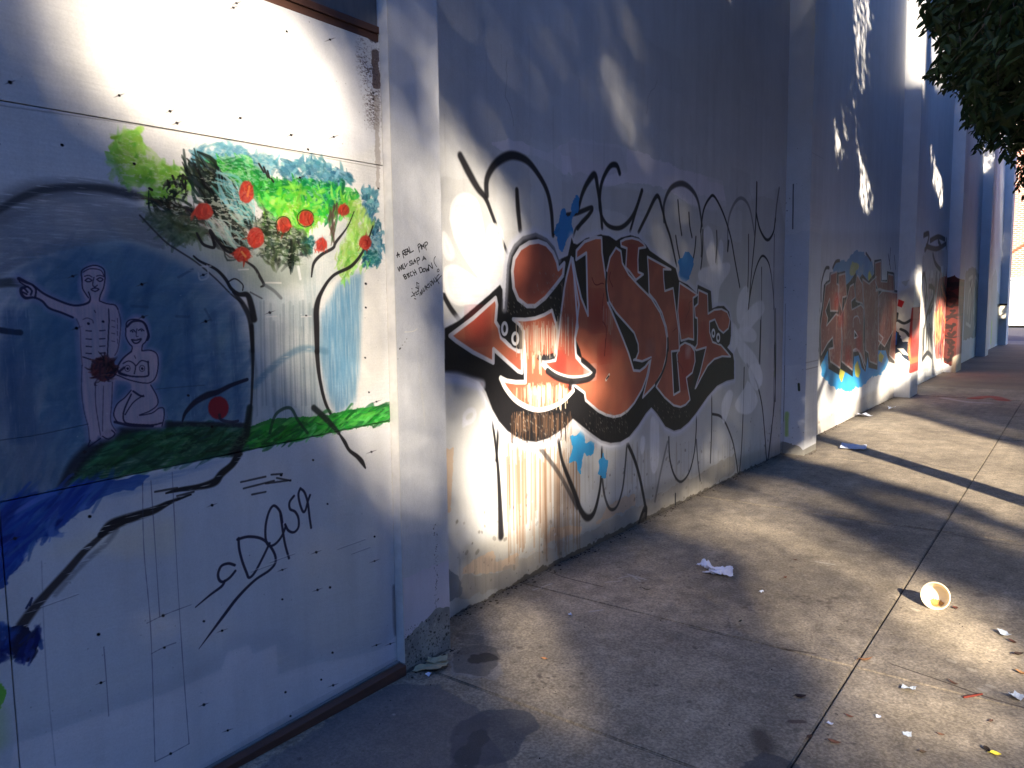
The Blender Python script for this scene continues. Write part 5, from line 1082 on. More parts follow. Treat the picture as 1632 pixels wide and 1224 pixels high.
LIT = [
 ('P', [(85,-40),(95,60),(120,120),(180,180),(260,230),(400,262),(520,260),(570,215),(560,140),(520,80),(470,30),(430,-40)], 1.0, .09),
 ('P', [(190,180),(250,250),(330,330),(430,370),(560,370),(606,350),(606,170),(580,130),(540,70),(400,120)], .6, .07),
 ('P', [(250,250),(300,340),(380,420),(440,520),(500,640),(560,730),(640,790),(640,560),(610,420),(600,250),(500,230),(380,230)], .62, .07),
 ('P', [(500,180),(600,190),(640,300),(640,450),(560,430),(500,330)], .5, .07),
 ('F', [(622,190),(660,225),(702,280),(702,395),(668,430),(662,480),(690,560),(704,640),(704,760),(670,830),(634,800),(618,560),(612,330)], .55, .035),
 ('R', [(702,215),(735,235),(790,290),(822,340),(835,400),(800,470),(770,515),(735,510),(702,500)], .75, .05),
 ('R', [(735,690),(765,645),(795,600),(825,545),(865,525),(920,560),(965,600),(940,660),(895,740),(870,830),(820,880),(770,870),(735,800),(728,720)], 1.0, .06),
 ('R', [(770,600),(800,530),(850,490),(900,520),(900,600)], .35, .06), ('R', [(900,560),(985,560),(1000,640),(990,760),(930,850),(880,850),(860,700)], .36, .1),
 ('R', [(720,860),(800,880),(860,860),(880,900),(800,950),(745,970),(735,900)], .35, .05),
 ('R', [(962,85),(985,100),(1005,150),(1022,215),(1015,238),(992,232),(972,180)], .25, .06),
 ('R', [(760,20),(830,60),(835,150),(800,165),(770,120)], .13, .12), ('R', [(930,10),(955,0),(1000,90),(985,95)], .12, .08), ('R', [(980,0),(1010,0),(1020,60),(1000,60)], .12, .05),
 ('R', [(1020,380),(1120,350),(1150,430),(1100,450),(1040,420)], .12, .1), ('R', [(710,60),(760,110),(800,180),(830,240),(780,250),(710,170)], .07, .1), ('R', [(940,240),(1240,300),(1240,600),(1180,700),(960,520)], .035, .15), ('R', [(1060,300),(1100,310),(1110,340),(1080,350)], .2, .06),
 ('R', [(1110,720),(1140,690),(1170,700),(1172,745),(1140,765),(1115,760)], .32, .06), ('R', [(1120,620),(1180,640),(1190,720),(1150,700)], .14, .06),
 ('R', [(980,760),(1060,720),(1080,760),(1020,800)], .16, .06),
 ('F', [(612,-40),(700,-40),(702,230),(650,200),(612,170)], .17, .05), ('P', [(60,790),(200,775),(245,830),(130,880)], .10, .06), ('P', [(520,850),(618,800),(625,970),(540,980)], .07, .06), ('P', [(-60,560),(620,560),(620,1080),(-60,1300)], .02, .1),
 # second pilaster and bay
 ('C2', [(1264,-10),(1300,-10),(1300,60),(1270,50)], .2, .03), ('C2', [(1286,600),(1300,600),(1298,712),(1284,712)], .30, .03), ('C2', [(1280,78),(1295,78),(1294,92),(1282,90)], .7, .01, True), ('C2', [(1272,110),(1292,112),(1290,128),(1274,126)], .5, .01, True),
 ('R', [(1302,700),(1302,600),(1308,580),(1318,600),(1317,690)], .75, .04), ('R', [(1328,690),(1332,610),(1345,590),(1362,592),(1372,620),(1360,660),(1345,690)], .95, .06),
 ('R', [(1378,640),(1384,610),(1400,590),(1405,620),(1400,650)], .3, .05),
 ('R', [(1398,640),(1408,590),(1440,545),(1448,500),(1436,470),(1445,450),(1470,470),(1475,590),(1440,606),(1418,625)], 1.0, .05),
 ('R', [(1322,560),(1320,480),(1345,440),(1352,470),(1345,560)], .22, .08), ('R', [(1400,560),(1405,500),(1430,480),(1425,560)], .3, .06),
 ('R', [(1318,140),(1325,170),(1332,190),(1340,235),(1342,262),(1332,268),(1324,230),(1318,190)], 1.0, .03, True), ('R', [(1344,170),(1350,200),(1350,225),(1345,210)], .45, .02, True),
 ('R', [(1364,215),(1372,250),(1382,280),(1391,310),(1390,335),(1376,338),(1370,310),(1372,275)], .95, .03, True),
 ('R', [(1362,-10),(1390,-10),(1388,40),(1380,60),(1380,130),(1370,140),(1364,90)], .62, .04, True), ('R', [(1416,45),(1425,60),(1436,110),(1436,150),(1426,130),(1418,90)], .5, .02, True),
 ('R', [(1070,62),(1076,62),(1086,115),(1086,130),(1076,125)], .8, .008, True), ('R', [(1228,-5),(1236,-5),(1236,30),(1233,80),(1230,60)], .7, .008, True), ('R', [(1245,-5),(1250,-5),(1248,40),(1244,20)], .6, .008, True),
 ('R', [(1160,-5),(1168,-5),(1178,40),(1172,45)], .3, .02, True), ('R', [(1310,-5),(1318,-5),(1320,70),(1312,60)], .3, .03, True), ('R', [(1066,228),(1072,228),(1072,236),(1066,236)], .6, .008, True),
 ('C3', [(1448,-10),(1490,-10),(1490,125),(1470,130),(1450,120)], 1.0, .03), ('R', [(1484,-10),(1500,-10),(1510,120),(1488,130)], .8, .05),
 ('R', [(1495,130),(1512,130),(1535,180),(1532,210),(1510,200),(1500,170)], .8, .05, True), ('R', [(1482,190),(1490,200),(1492,260),(1502,290),(1501,332),(1494,310),(1486,285)], .9, .03, True), ('R', [(1510,140),(1528,150),(1528,200),(1515,200)], .6, .05, True),
 ('R', [(1566,225),(1570,240),(1570,275),(1567,270)], .8, .04, True),
 ('R', [(1468,590),(1470,550),(1482,540),(1485,590)], .9, .05), ('R', [(1488,585),(1488,500),(1498,480),(1510,500),(1512,570),(1500,590)], 1.0, .06), ('R', [(1498,440),(1503,420),(1506,440),(1503,455)], .9, .03, True), ('R', [(1484,445),(1487,430),(1490,450),(1487,460)], .6, .03, True),
 ('C6', [(1592,488),(1606,488),(1606,504),(1592,504)], 1.0, .03, True), ('R', [(1594,250),(1600,250),(1598,400),(1594,400)], .3, .1),
 # pavement
 ('G', [(772,968),(820,955),(880,990),(905,1040),(930,1090),(960,1150),(880,1165),(820,1120),(790,1090),(797,1040),(795,1005)], .55, .035),
 ('G', [(1040,822),(1120,775),(1230,792),(1330,838),(1430,890),(1520,935),(1640,985),(1640,1240),(1310,1260),(1318,1160),(1306,1090),(1250,1030),(1200,975),(1190,900),(1120,868),(1050,850)], .6, .06), ('G', [(930,890),(1040,840),(1120,870),(1200,930),(1260,1030),(1120,985),(1000,950)], .2, .06),
 ('G', [(1090,830),(1180,812),(1280,850),(1400,905),(1440,935),(1380,945),(1260,880),(1150,850)], .8, .06), ('G', [(1400,930),(1500,930),(1560,990),(1632,1030),(1640,1110),(1500,1040),(1420,990)], .95, .05), ('G', [(1380,1100),(1640,1110),(1640,1200),(1400,1180)], 1.0, .08),
 ('G', [(1180,760),(1250,765),(1330,790),(1400,825),(1380,830),(1300,815),(1210,790)], .5, .035), ('G', [(1360,775),(1430,790),(1520,815),(1500,820),(1400,800)], .4, .03), ('G', [(1500,815),(1640,862),(1640,900),(1560,850)], .55, .04),
 ('G', [(1262,728),(1300,710),(1360,725),(1440,750),(1545,790),(1540,800),(1440,775),(1340,745)], .75, .025),
 ('G', [(1262,728),(1300,706),(1335,690),(1400,655),(1450,662),(1540,690),(1650,726),(1650,838),(1540,802),(1440,776),(1340,746)], .8, .03), ('R', [(1302,700),(1302,640),(1350,630),(1370,640),(1350,690)], .8, .04),
 ('G', [(1318,700),(1335,700),(1372,715),(1345,712)], .9, .008),
 ('G', [(1340,690),(1400,655),(1450,662),(1540,690),(1640,722),(1640,795),(1560,765),(1470,735),(1400,710)], .85, .03), ('G', [(1440,640),(1500,650),(1580,675),(1640,690),(1640,702),(1540,680),(1450,655)], .35, .04),
 ('G', [(1400,650),(1440,636),(1462,640),(1430,655)], .5, .03),
]
for q in LIT: lit(*q)
nz = vnoise(SH, SW, 4, 3, 77, 2)*.6+vnoise(SH, SW, 11, 7, 78, 2)*.4; sharp_m *= smooth((nz-.36)/.16)
# the cross street end is open to the sun
need = np.zeros((SH, SW), bool)
g1 = np.stack(np.meshgrid(np.arange(-1.2, 36, .05), np.arange(0, 7, .05)), -1).reshape(-1, 2); Pn = np.column_stack([np.full(len(g1), -.1), g1])
g2 = np.stack(np.meshgrid(np.arange(-.25, 2.75, .05), np.arange(.2, 36.5, .05)), -1).reshape(-1, 2); Pn = np.vstack([Pn, np.column_stack([g2, np.zeros(len(g2))])])
q = to_sun(Pn).astype(int); ok = (q[:, 0] >= 0) & (q[:, 0] < SW) & (q[:, 1] >= 0) & (q[:, 1] < SH); need[q[ok, 1], q[ok, 0]] = True
need = blur(need.astype(np.float32), 4) > .02
Tsoft = np.clip(soft_m, 0, 1); soft_zone = blur((Tsoft > .02).astype(np.float32), 10) > .02
sharp_zone = blur((sharp_m > .02).astype(np.float32), 8) > .02
band = blur(soft_zone.astype(np.float32), 22) > .01

def sun_point(u, v, x=None, w=None):
    """world point on the ray with sun coordinates (u, v) at a given x"""
    B = u[:, None]*E1+v[:, None]*E2
    if w is None: w = (x-B[:, 0])/(-SL[0])
    return B+w[:, None]*(-SL), w
def leaf_mesh(name, cen, dirs, nrm, ln, wd, six=False, fold=.25, droop=.15):
    """one mesh of folded leaves"""
    n = len(cen)
    d = dirs/np.linalg.norm(dirs, axis=1)[:, None]; s = np.cross(nrm, d); s /= np.linalg.norm(s, axis=1)[:, None]+1e-9; nn = np.cross(d, s)
    L = ln[:, None]; Wd = wd[:, None]
    b = cen-d*L*.5; t = cen+d*L*.5-nn*L*droop
    if six:
        l1 = cen-d*L*.18+s*Wd*.45+nn*Wd*fold; l2 = cen+d*L*.2+s*Wd*.38+nn*Wd*fold*.8-nn*L*droop*.3
        r1 = cen-d*L*.18-s*Wd*.45+nn*Wd*fold; r2 = cen+d*L*.2-s*Wd*.38+nn*Wd*fold*.8-nn*L*droop*.3
        V = np.stack([b, l1, l2, t, r2, r1], 1).reshape(-1, 3); F = np.array([[0, 3, 2, 1], [0, 5, 4, 3]])
        k = 6
    else:
        l1 = cen+s*Wd*.5+nn*Wd*fold; r1 = cen-s*Wd*.5+nn*Wd*fold
        V = np.stack([b, l1, t, r1], 1).reshape(-1, 3); F = np.array([[0, 2, 1], [0, 3, 2]]); k = 4
    fs = (np.arange(n)[:, None, None]*k+F[None]).reshape(-1, F.shape[1])
    me = bpy.data.meshes.new(name); m = len(fs); c = F.shape[1]
    me.vertices.add(len(V)); me.vertices.foreach_set('co', V.ravel().astype(np.float32))
    me.loops.add(m*c); me.loops.foreach_set('vertex_index', fs.ravel().astype(np.int32))
    me.polygons.add(m); me.polygons.foreach_set('loop_start', np.arange(0, m*c, c, dtype=np.int32)); me.update(calc_edges=True); me.validate()
    return me
def leaf_mat(name, c0, c1):
    m, nt, b = new_mat(name, .6, .2)
    n = noise_node(nt, pos_node(nt), 9, 4, .7)
    nt.links.new(ramp(nt, n.outputs['Fac'], [(.3, s2l(c0)), (.7, s2l(c1))]), b.inputs['Base Color'])
    return m
M_leaf = leaf_mat("fig_leaf", (24, 38, 18), (48, 68, 30))
def rnd_dir(n): v = RNG.normal(size=(n, 3)); return v/np.linalg.norm(v, axis=1)[:, None]
def sample(mask, spacing, jitter=.5):
    st = spacing/SR; gx = np.arange(0, SW, st); gy = np.arange(0, SH, st); X, Y = np.meshgrid(gx, gy)
    X = (X+RNG.uniform(-jitter, jitter, X.shape)*st).ravel(); Y = (Y+RNG.uniform(-jitter, jitter, Y.shape)*st).ravel()
    i = np.clip(X.astype(int), 0, SW-1); j = np.clip(Y.astype(int), 0, SH-1); k = mask[j, i]
    return X[k]*SR+U0, Y[k]*SR+V0, i[k], j[k]

near, far = [], []      # lists of (centre, length, width)
# big sprays where nothing gets through
deep = need & ~soft_zone & ~sharp_zone
for layer in range(3):
    u, v, i, j = sample(deep, .13)
    P, w = sun_point(u, v, x=3.3+RNG.random(len(u))*2.6); wmin = (2.5-(u*E1[2]+v*E2[2]))/(-SL[2]); w = np.maximum(w, wmin+RNG.random(len(u))*1.5)
    P, _ = sun_point(u, v, w=w)
    near.append((P, .26+.1*RNG.random(len(u)), .17+.06*RNG.random(len(u))))
# small leaves forming the crisp dapples
for layer in range(3):
    zone = need & sharp_zone & ~soft_zone
    u, v, i, j = sample(zone, .032, .7); T = sharp_m[j, i]; T2 = np.clip(T, 0, 1)**(1/3); keep = RNG.random(len(u)) < np.clip((1-T2)/.74, 0, 1)
    u, v = u[keep], v[keep]; P, w = sun_point(u, v, x=3.0+RNG.random(len(u))*1.6); wmin = (2.4-(u*E1[2]+v*E2[2]))/(-SL[2]); P, _ = sun_point(u, v, w=np.maximum(w, wmin))
    near.append((P, .065+.03*RNG.random(len(u)), .036+.014*RNG.random(len(u))))
# soft-edged patches come from crowns across the street
for layer in range(3):
    u, v, i, j = sample(need & band, .042, .6); T = Tsoft[j, i]; pk = np.clip((1-np.clip(T, 0, 1)**(1/3))/.74, 0, 1); keep = pk > .05
    u, v = u[keep], v[keep]; sc = np.sqrt(pk[keep]); P, w = sun_point(u, v, x=12.0+RNG.random(len(u))*2.5)
    far.append((P, (.085+.03*RNG.random(len(u)))*sc, (.055+.015*RNG.random(len(u)))*sc))
n = 26000; P = np.column_stack([RNG.uniform(2.9, 8.5, n), RNG.uniform(-20, 35, n), RNG.uniform(3.6, 7.8, n)])  # extra leaves added out of view to cut the sky light
q = to_sun(P).astype(int); inside = (q[:, 0] >= 0) & (q[:, 0] < SW) & (q[:, 1] >= 0) & (q[:, 1] < SH); zz = soft_zone | sharp_zone
bad = np.zeros(n, bool); bad[inside] = zz[q[inside, 1], q[inside, 0]]; pj = project(P); bad |= (pj[:, 2] > 0) & (pj[:, 0] < 1650); bad |= (P[:, 1] > -6) & (P[:, 1] < 7)
P = P[~bad]; near.append((P, .28+.1*RNG.random(len(P)), .18+.06*RNG.random(len(P))))
n = 26000; P = np.column_stack([RNG.uniform(.6, 9.5, n), RNG.uniform(8.5, 36, n), RNG.uniform(3.2, 9.5, n)])  # more unseen leaves added to darken the far bays
q = to_sun(P).astype(int); inside = (q[:, 0] >= 0) & (q[:, 0] < SW) & (q[:, 1] >= 0) & (q[:, 1] < SH); bad = np.zeros(n, bool); bad[inside] = zz[q[inside, 1], q[inside, 0]]; pj = project(P); bad |= (pj[:, 2] > 0) & (pj[:, 0] < 1700) & (pj[:, 1] > -60)
P = P[~bad]; near.append((P, .28+.1*RNG.random(len(P)), .18+.06*RNG.random(len(P))))
n = 1300; P = np.column_stack([RNG.uniform(.2, 2.2, n), RNG.uniform(4.4, 7.8, n), RNG.uniform(4.4, 7.5, n)])  # unseen leaves added overhead to dim the second pilaster's side
q = to_sun(P).astype(int); inside = (q[:, 0] >= 0) & (q[:, 0] < SW) & (q[:, 1] >= 0) & (q[:, 1] < SH); bad = np.zeros(n, bool); bad[inside] = zz[q[inside, 1], q[inside, 0]]; pj = project(P); bad |= (pj[:, 2] > 0) & (pj[:, 0] < 1700) & (pj[:, 1] > -40)
P = P[~bad]; near.append((P, .26+.1*RNG.random(len(P)), .16+.06*RNG.random(len(P))))
near_P = np.vstack([a for a, _, _ in near]); near_L = np.concatenate([b for _, b, _ in near]); near_W = np.concatenate([c for _, _, c in near])
far_P = np.vstack([a for a, _, _ in far]); far_L = np.concatenate([b for _, b, _ in far]); far_W = np.concatenate([c for _, _, c in far])
print("leaves near", len(near_P), "far", len(far_P))
def crosses_light(pts):
    q = to_sun(np.array([tuple(v) for v in pts])).astype(int)
    return any(0 <= a < SW and 0 <= b < SH and (Tsoft[b, a] > .04 or sharp_m[b, a] > .04) for a, b in q)
def make_tree(base, label, P, L, Wd, group, trunk_r=.11, crown_z=3.4):
    t = empty("street_tree", (base[0], base[1], 0), label, "tree", group)
    bm = bmesh.new(); bx, by = base
    top = Vector((bx+.3, by+.1, crown_z+1.5))
    tube(bm, [(bx, by, -.14), (bx-.02, by+.02, .3), (bx+.03, by, 1.3), (bx+.0, by+.05, 2.4), (bx+.15, by+.05, crown_z), top], [trunk_r*1.5, trunk_r*1.1, trunk_r, trunk_r*.92, trunk_r*.8, trunk_r*.4], 14)
    bm_obj("trunk", bm, M_bark, t, smooth=True)
    if len(P):
        sel = RNG.choice(len(P), min(9, len(P)), replace=False)
        for s in sel:
            q = Vector(P[s]); a = Vector((bx+.1, by+.05, min(crown_z-.6, q.z-.2)))
            if (q-a).length < .5: continue
            mid = a.lerp(q, .5)+Vector((0, 0, .25))
            if crosses_light([a.lerp(mid, f) for f in (0, .25, .5, .75)]+[mid.lerp(q, f) for f in (0, .3, .6, .9)]): continue
            bm = bmesh.new(); tube(bm, [a, mid, a.lerp(q, .93)], [trunk_r*.5, trunk_r*.3, trunk_r*.1], 7); bm_obj("limb", bm, M_bark, t, smooth=True)
        n = len(P); view = rnd_dir(n)*.42-SL; view /= np.linalg.norm(view, axis=1)[:, None]
        d = rnd_dir(n); d -= (d*view).sum(1)[:, None]*view
        me = leaf_mesh("crown", P-np.array([bx, by, 0]), d, view, L, Wd)
        o = link("crown", me, M_leaf, t, loc=(0, 0, 0))
    return t
# assign the leaves to the row of trees along this kerb and the row across the street
near_bases = [(3.05, -12.5), (3.0, -7.0), (3.05, -3.2), (3.12, 6.0), (3.0, 12.4), (3.05, 18.8), (3.0, 25.2), (3.05, 31.6)]
far_bases = [(12.9, -19.0), (13.0, -12.5), (12.8, -6.0), (13.0, .5), (12.9, 7.0)]
def assign(P, bases):
    by = np.array([b[1] for b in bases]); return np.abs((P[:, 1]+0.0)[:, None]-by[None]).argmin(1)
VIS = 3
na = assign(near_P, near_bases); fa = assign(far_P, far_bases)
lab_n = ["street tree furthest behind the viewer on the near kerb", "street tree on the near kerb behind the viewer", "street tree on the near kerb just behind the viewer", None,
         "street tree on the near kerb beside the second wall bay", "street tree on the near kerb beside the third wall bay", "street tree on the near kerb beside the fourth wall bay", "street tree on the near kerb near the far end of the wall"]
for k, bse in enumerate(near_bases):
    if k == VIS: continue
    s = na == k; make_tree(bse, lab_n[k], near_P[s], near_L[s], near_W[s], "trees along the near kerb", crown_z=3.6)
lab_f = ["tree across the street, furthest back", "tree across the street, second from the back", "tree across the street, behind the viewer", "tree across the street, level with the viewer", "tree across the street, opposite the first wall bay"]
for k, bse in enumerate(far_bases):
    s = fa == k; make_tree(bse, lab_f[k], far_P[s], far_L[s], far_W[s], "trees across the street", trunk_r=.2, crown_z=5.0)

# ---- the tree whose crown hangs into the picture: sprays of pointed leaves on thin twigs
SIL = [(1446,-60),(1445,2),(1462,14),(1470,22),(1446,30),(1462,36),(1462,52),(1480,62),(1500,62),(1478,76),(1490,84),(1505,74),(1500,96),(1478,104),(1478,132),(1463,134),(1490,142),(1482,156),(1500,150),(1528,150),(1532,168),(1545,176),(1532,180),(1530,190),(1534,212),(1548,216),(1565,222),(1550,232),(1548,252),(1562,252),(1575,240),(1590,232),(1606,240),(1596,262),(1612,270),(1614,300),(1606,312),(1640,330),(1700,420),(1760,-60)]
SILm = poly_mask(np.array(SIL)-[1400, -60], 500, 400)
def in_sil(px, py, grow=0):
    x = np.clip((px-1400).astype(int), 0, 399); y = np.clip((py+60).astype(int), 0, 499)
    inside = SILm[y, x]; return inside & (px >= 1400) & (py > -60) & (py < 420)
cen, dr, nm, ls = [], [], [], []
twigs = []
ntw = 0
tries = 0
while ntw < 4600 and tries < 150000:
    tries += 1
    y = 2.6+RNG.random()*5.0; x = 1.35+RNG.random()*2.6; z = 2.0+RNG.random()*3.0
    P0 = np.array([x, y, z]); pr = project(P0)
    if pr[2] < 1.5 or pr[0] > 1640 or pr[1] < -40: 
        if not (RNG.random() < .22 and x > 1.9): continue
    elif not in_sil(pr[0:1], pr[1:2])[0]: continue
    if pr[0] < 1640 and RNG.random() < .62 and not all(in_sil(np.array([pr[0]+a]), np.array([max(pr[1]+b, -55)]))[0] for a, b in ((-26, 0), (-16, 20), (0, 24))): continue
    d = np.array([-.55+RNG.normal()*.5, RNG.normal()*.6, -.5+RNG.normal()*.35]); d /= np.linalg.norm(d); l = .13+.13*RNG.random()
    tip = P0+d*l; pt = project(tip)
    if pt[0] < 1640 and pt[1] > -30:
        T = project(P0+d*(l+.05))
        if not in_sil(T[0:1], T[1:2])[0] : continue
    # leave the sunbeams open
    us = to_sun(P0[None])[0].astype(int)
    if crosses_light([P0, tip, P0+(tip-P0)*1.4]): continue
    ntw += 1; twigs.append((P0, tip)); n = int(6+RNG.integers(5)); side = np.cross(d, [0, 0, 1]); side /= np.linalg.norm(side)+1e-9
    for k in range(n):
        f = (k+.6)/n; s = 1 if k % 2 else -1; ld = d*.75+side*s*.75+np.array([0, 0, -.3])+RNG.normal(size=3)*.22; ld /= np.linalg.norm(ld)
        L = .042+.018*RNG.random(); cen.append(P0+d*l*f+ld*L*.5); dr.append(ld); nm.append(np.array([0, 0, 1])+RNG.normal(size=3)*.6); ls.append(L)
    L = .045; cen.append(tip+d*L*.5); dr.append(d); nm.append(np.array([0, 0, 1])+RNG.normal(size=3)*.5); ls.append(L)
cen = np.array(cen); dr = np.array(dr); nm = np.array(nm); ls = np.array(ls)
# dense heart of the crown, set back from the outline
hp = []
for _ in range(60000):
    y = 3.6+RNG.random()*4.6; x = 1.5+RNG.random()*2.6; z = 2.2+RNG.random()*3.4; pr = project(np.array([x, y, z]))
    if pr[0] < 1700 and pr[1] > -60:
        if not all(in_sil(np.array([pr[0]+a]), np.array([max(pr[1]+b, -55)]))[0] for a, b in ((-34, 0), (-22, 26), (0, 32), (-26, -18))): continue
    if crosses_light([(x, y, z)]): continue
    hp.append((x, y, z))
    if len(hp) > 15000: break
hp = np.array(hp)
vb = near_bases[VIS]
vt_ = empty("street_tree", (vb[0], vb[1], 0), "dark evergreen street tree with leafy crown hanging over the pavement at top right", "tree", "trees along the near kerb")
bm = bmesh.new(); tube(bm, [(vb[0], vb[1], -.14), (vb[0], vb[1]+.01, .4), (vb[0]+.01, vb[1], 1.6), (vb[0]-.02, vb[1]-.1, 2.8), (vb[0]-.05, vb[1]-.25, 3.8), (vb[0]-.1, vb[1]-.3, 5.0)], [.17, .135, .12, .115, .09, .05], 14)
bm_obj("trunk", bm, M_bark, vt_, smooth=True)
for q in ((2.2, 4.2, 3.0), (2.0, 5.2, 2.9), (2.6, 3.6, 3.6), (2.1, 6.4, 3.2), (3.8, 5.0, 4.2), (2.6, 5.0, 4.4), (3.6, 7.0, 4.0)):
    bm = bmesh.new(); a = Vector((vb[0]-.03, vb[1]-.15, 2.7+RNG.random()*.6)); m_ = a.lerp(Vector(q), .5)+Vector((0, 0, .2)); tube(bm, [a, m_, Vector(q)], [.045, .03, .012], 7); bm_obj("limb", bm, M_bark, vt_, smooth=True)
bm = bmesh.new()
for P0, tip in twigs[:1500]: tube(bm, [P0, tip], [.0028, .0014], 3)
o = bm_obj("twigs", bm, M_bark, vt_); o['kind'] = 'stuff'
off = np.array([vb[0], vb[1], 0])
me = leaf_mesh("crown", cen-off, dr, nm, ls, ls*.42, six=True); link("crown", me, M_leaf, vt_, loc=(0, 0, 0))
n = len(hp); me = leaf_mesh("inner_crown", hp-off, rnd_dir(n), rnd_dir(n), .09+.03*RNG.random(n), .05+.02*RNG.random(n)); link("inner_crown", me, M_leaf, vt_, loc=(0, 0, 0))
s = na == VIS; Ps = near_P[s]; n = len(Ps)
pj = project(Ps); vis = (pj[:, 2] > 0) & (pj[:, 0] < 1640) & (pj[:, 1] > -20) & (pj[:, 0] > -20); Ps = Ps[~vis]; n = len(Ps)
vw = rnd_dir(n)*.42-SL; vw /= np.linalg.norm(vw, axis=1)[:, None]; dd = rnd_dir(n); dd -= (dd*vw).sum(1)[:, None]*vw
me = leaf_mesh("upper_crown", Ps-off, dd, vw, near_L[s][~vis], near_W[s][~vis]); link("upper_crown", me, M_leaf, vt_, loc=(0, 0, 0))
# leaning stake beside the trunk (its shadow makes the thin second leg near the wall)
st = empty("tree_stake", (3.3, 5.9, 0), "slim leaning timber stake beside the kerbside tree trunk", "stake")
bm = bmesh.new(); tube(bm, [(3.42, 5.85, -.1), (3.22, 6.05, 2.6)], [.022, .02], 8); bm_obj("stake", bm, M_timber, st)
bm = bmesh.new(); tube(bm, [(3.28, 6.0, 1.7), (3.12, 6.0, 1.72)], [.012, .012], 6); bm_obj("tie", bm, M_dark, st)
# ================================================================== litter
def crumple(name, w, h, nx, ny, height, folds, seed, mat, parent=None, cut=None, thick=True):
    r = np.random.default_rng(seed); gx, gy = np.meshgrid(np.linspace(-w/2, w/2, nx), np.linspace(-h/2, h/2, ny))
    x = gx+r.normal(0, w/nx*.18, gx.shape); y = gy+r.normal(0, h/ny*.18, gx.shape); z = np.zeros_like(x)
    for _ in range(folds):
        a = r.random()*6.28; c = (r.random()-.5)*max(w, h)*.6; d = x*math.cos(a)+y*math.sin(a)-c
        z += height/folds*1.6*(r.random()-.3)*np.abs(d)/max(w, h)*2.5; k = 1-.22*r.random(); m = d > 0
        x = np.where(m, x-math.cos(a)*d*(1-k), x); y = np.where(m, y-math.sin(a)*d*(1-k), y)
    z += r.normal(0, height*.05, z.shape); z -= z.min(); z = z*height/max(z.max(), 1e-6)+.002
    me = bpy.data.meshes.new(name); V = np.stack([x, y, z], -1).reshape(-1, 3)
    F = [(j*nx+i, j*nx+i+1, (j+1)*nx+i+1, (j+1)*nx+i) for j in range(ny-1) for i in range(nx-1) if cut is None or not cut(i/(nx-1), j/(ny-1))]
    me.from_pydata([tuple(v) for v in V], [], F); me.update()
    o = bpy.data.objects.new(name, me); C.objects.link(o); me.materials.append(mat)
    if thick:
        md = o.modifiers.new("thickness", 'SOLIDIFY'); md.thickness = .0006; md.offset = 1
    if parent: o.parent = parent
    return o
M_paper = simple_mat("tissue", (206, 212, 228), .8, .04, 30, 200, .3, .001)
M_foil = simple_mat("foil_scrap", (196, 206, 216), .35, .25, 90, 200, .4, .001, spec=.8)
M_card = simple_mat("torn_card", (168, 156, 124), .9, .12, 30, 160, .5, .001)
def place(o, x, y, rz=0.0, z=.001, label=None, cat=None, group=None):
    P = on_z(x, y, 0); o.location = (P[0], P[1], z); o.rotation_euler = (0, 0, rz); return tag(o, label, cat, group)
t = empty("crumpled_napkin", label="crumpled bluish white paper napkin lying on the pavement in the middle distance", cat="napkin")
P = on_z(1140, 912, 0); t.location = (P[0], P[1], 0)
n1 = crumple("folded_sheet", .16, .13, 12, 10, .045, 5, 4, M_paper, t); n1.location = (.045, -.02, 0); n1.rotation_euler = (0, 0, .3)
n2 = crumple("twisted_end", .13, .10, 10, 8, .06, 6, 9, M_paper, t); n2.location = (-.055, .02, 0); n2.rotation_euler = (0, .25, -.5)
n3 = crumple("torn_corner", .08, .03, 7, 4, .02, 3, 13, M_paper, t); n3.location = (-.02, -.05, 0)
t = empty("torn_cardboard", label="torn beige scrap of cardboard against the foot of the first pilaster", cat="scrap")
P = on_z(690, 1066, 0); t.location = (P[0], P[1], 0)
a = crumple("card_piece", .17, .10, 10, 7, .025, 4, 21, M_card, t, cut=lambda i, j: (i > .8 and j < .25) or (i < .12 and j > .8) or (.5 < i < .62 and j > .86)); a.rotation_euler = (0, 0, .5)
a = crumple("card_flap", .10, .035, 7, 4, .03, 3, 22, M_card, t); a.location = (-.02, .045, .01); a.rotation_euler = (.3, 0, .55)
place(crumple("paper_scrap", .02, .035, 4, 5, .012, 2, 25, M_paper), 683, 1077, .4, label="tiny white paper scrap below the torn cardboard", cat="scrap")
place(crumple("paper_sheet", .34, .30, 9, 8, .03, 4, 31, M_paper), 1362, 714, .2, label="thin pale sheet of paper lying in the trunk shadow by the second pilaster", cat="paper")
place(crumple("paper_scrap", .20, .16, 7, 6, .05, 4, 33, M_paper), 1378, 664, .9, label="small white paper scrap at the foot of the wall under the second graffiti", cat="scrap")
place(crumple("paper_scrap", .12, .10, 6, 5, .04, 4, 35, M_paper), 1421, 652, .4, label="white scrap near the wall foot, beyond the one under the graffiti", cat="scrap")
for i, (x, y, s, lb) in enumerate(((1447,1100,.055,"silver foil scrap in the sunlit lower right of the pavement"), (1620,1115,.065,"crinkled foil strip at the right edge below the leaves"), (1600,1012,.055,"shiny wrapper scrap at the right edge beside a dead leaf"), (1446,1173,.03,"little foil flake near the bottom, below the larger foil scrap"), (1213,944,.028,"white paper fleck between napkin and foam bowl"), (908,981,.024,"white fleck on the pavement near the graffiti wall"), (1400,1144,.02,"tiny white fleck left of the lower foil flake"), (1322,1156,.03,"thin pale sliver beside the long pavement joint"))):
    o = crumple("foil_scrap" if i < 4 else "paper_scrap", s, s*.8, 6, 5, s*.35, 4, 50+i, M_foil if i < 4 else M_paper); place(o, x, y, i*1.1, label=lb, cat="scrap")
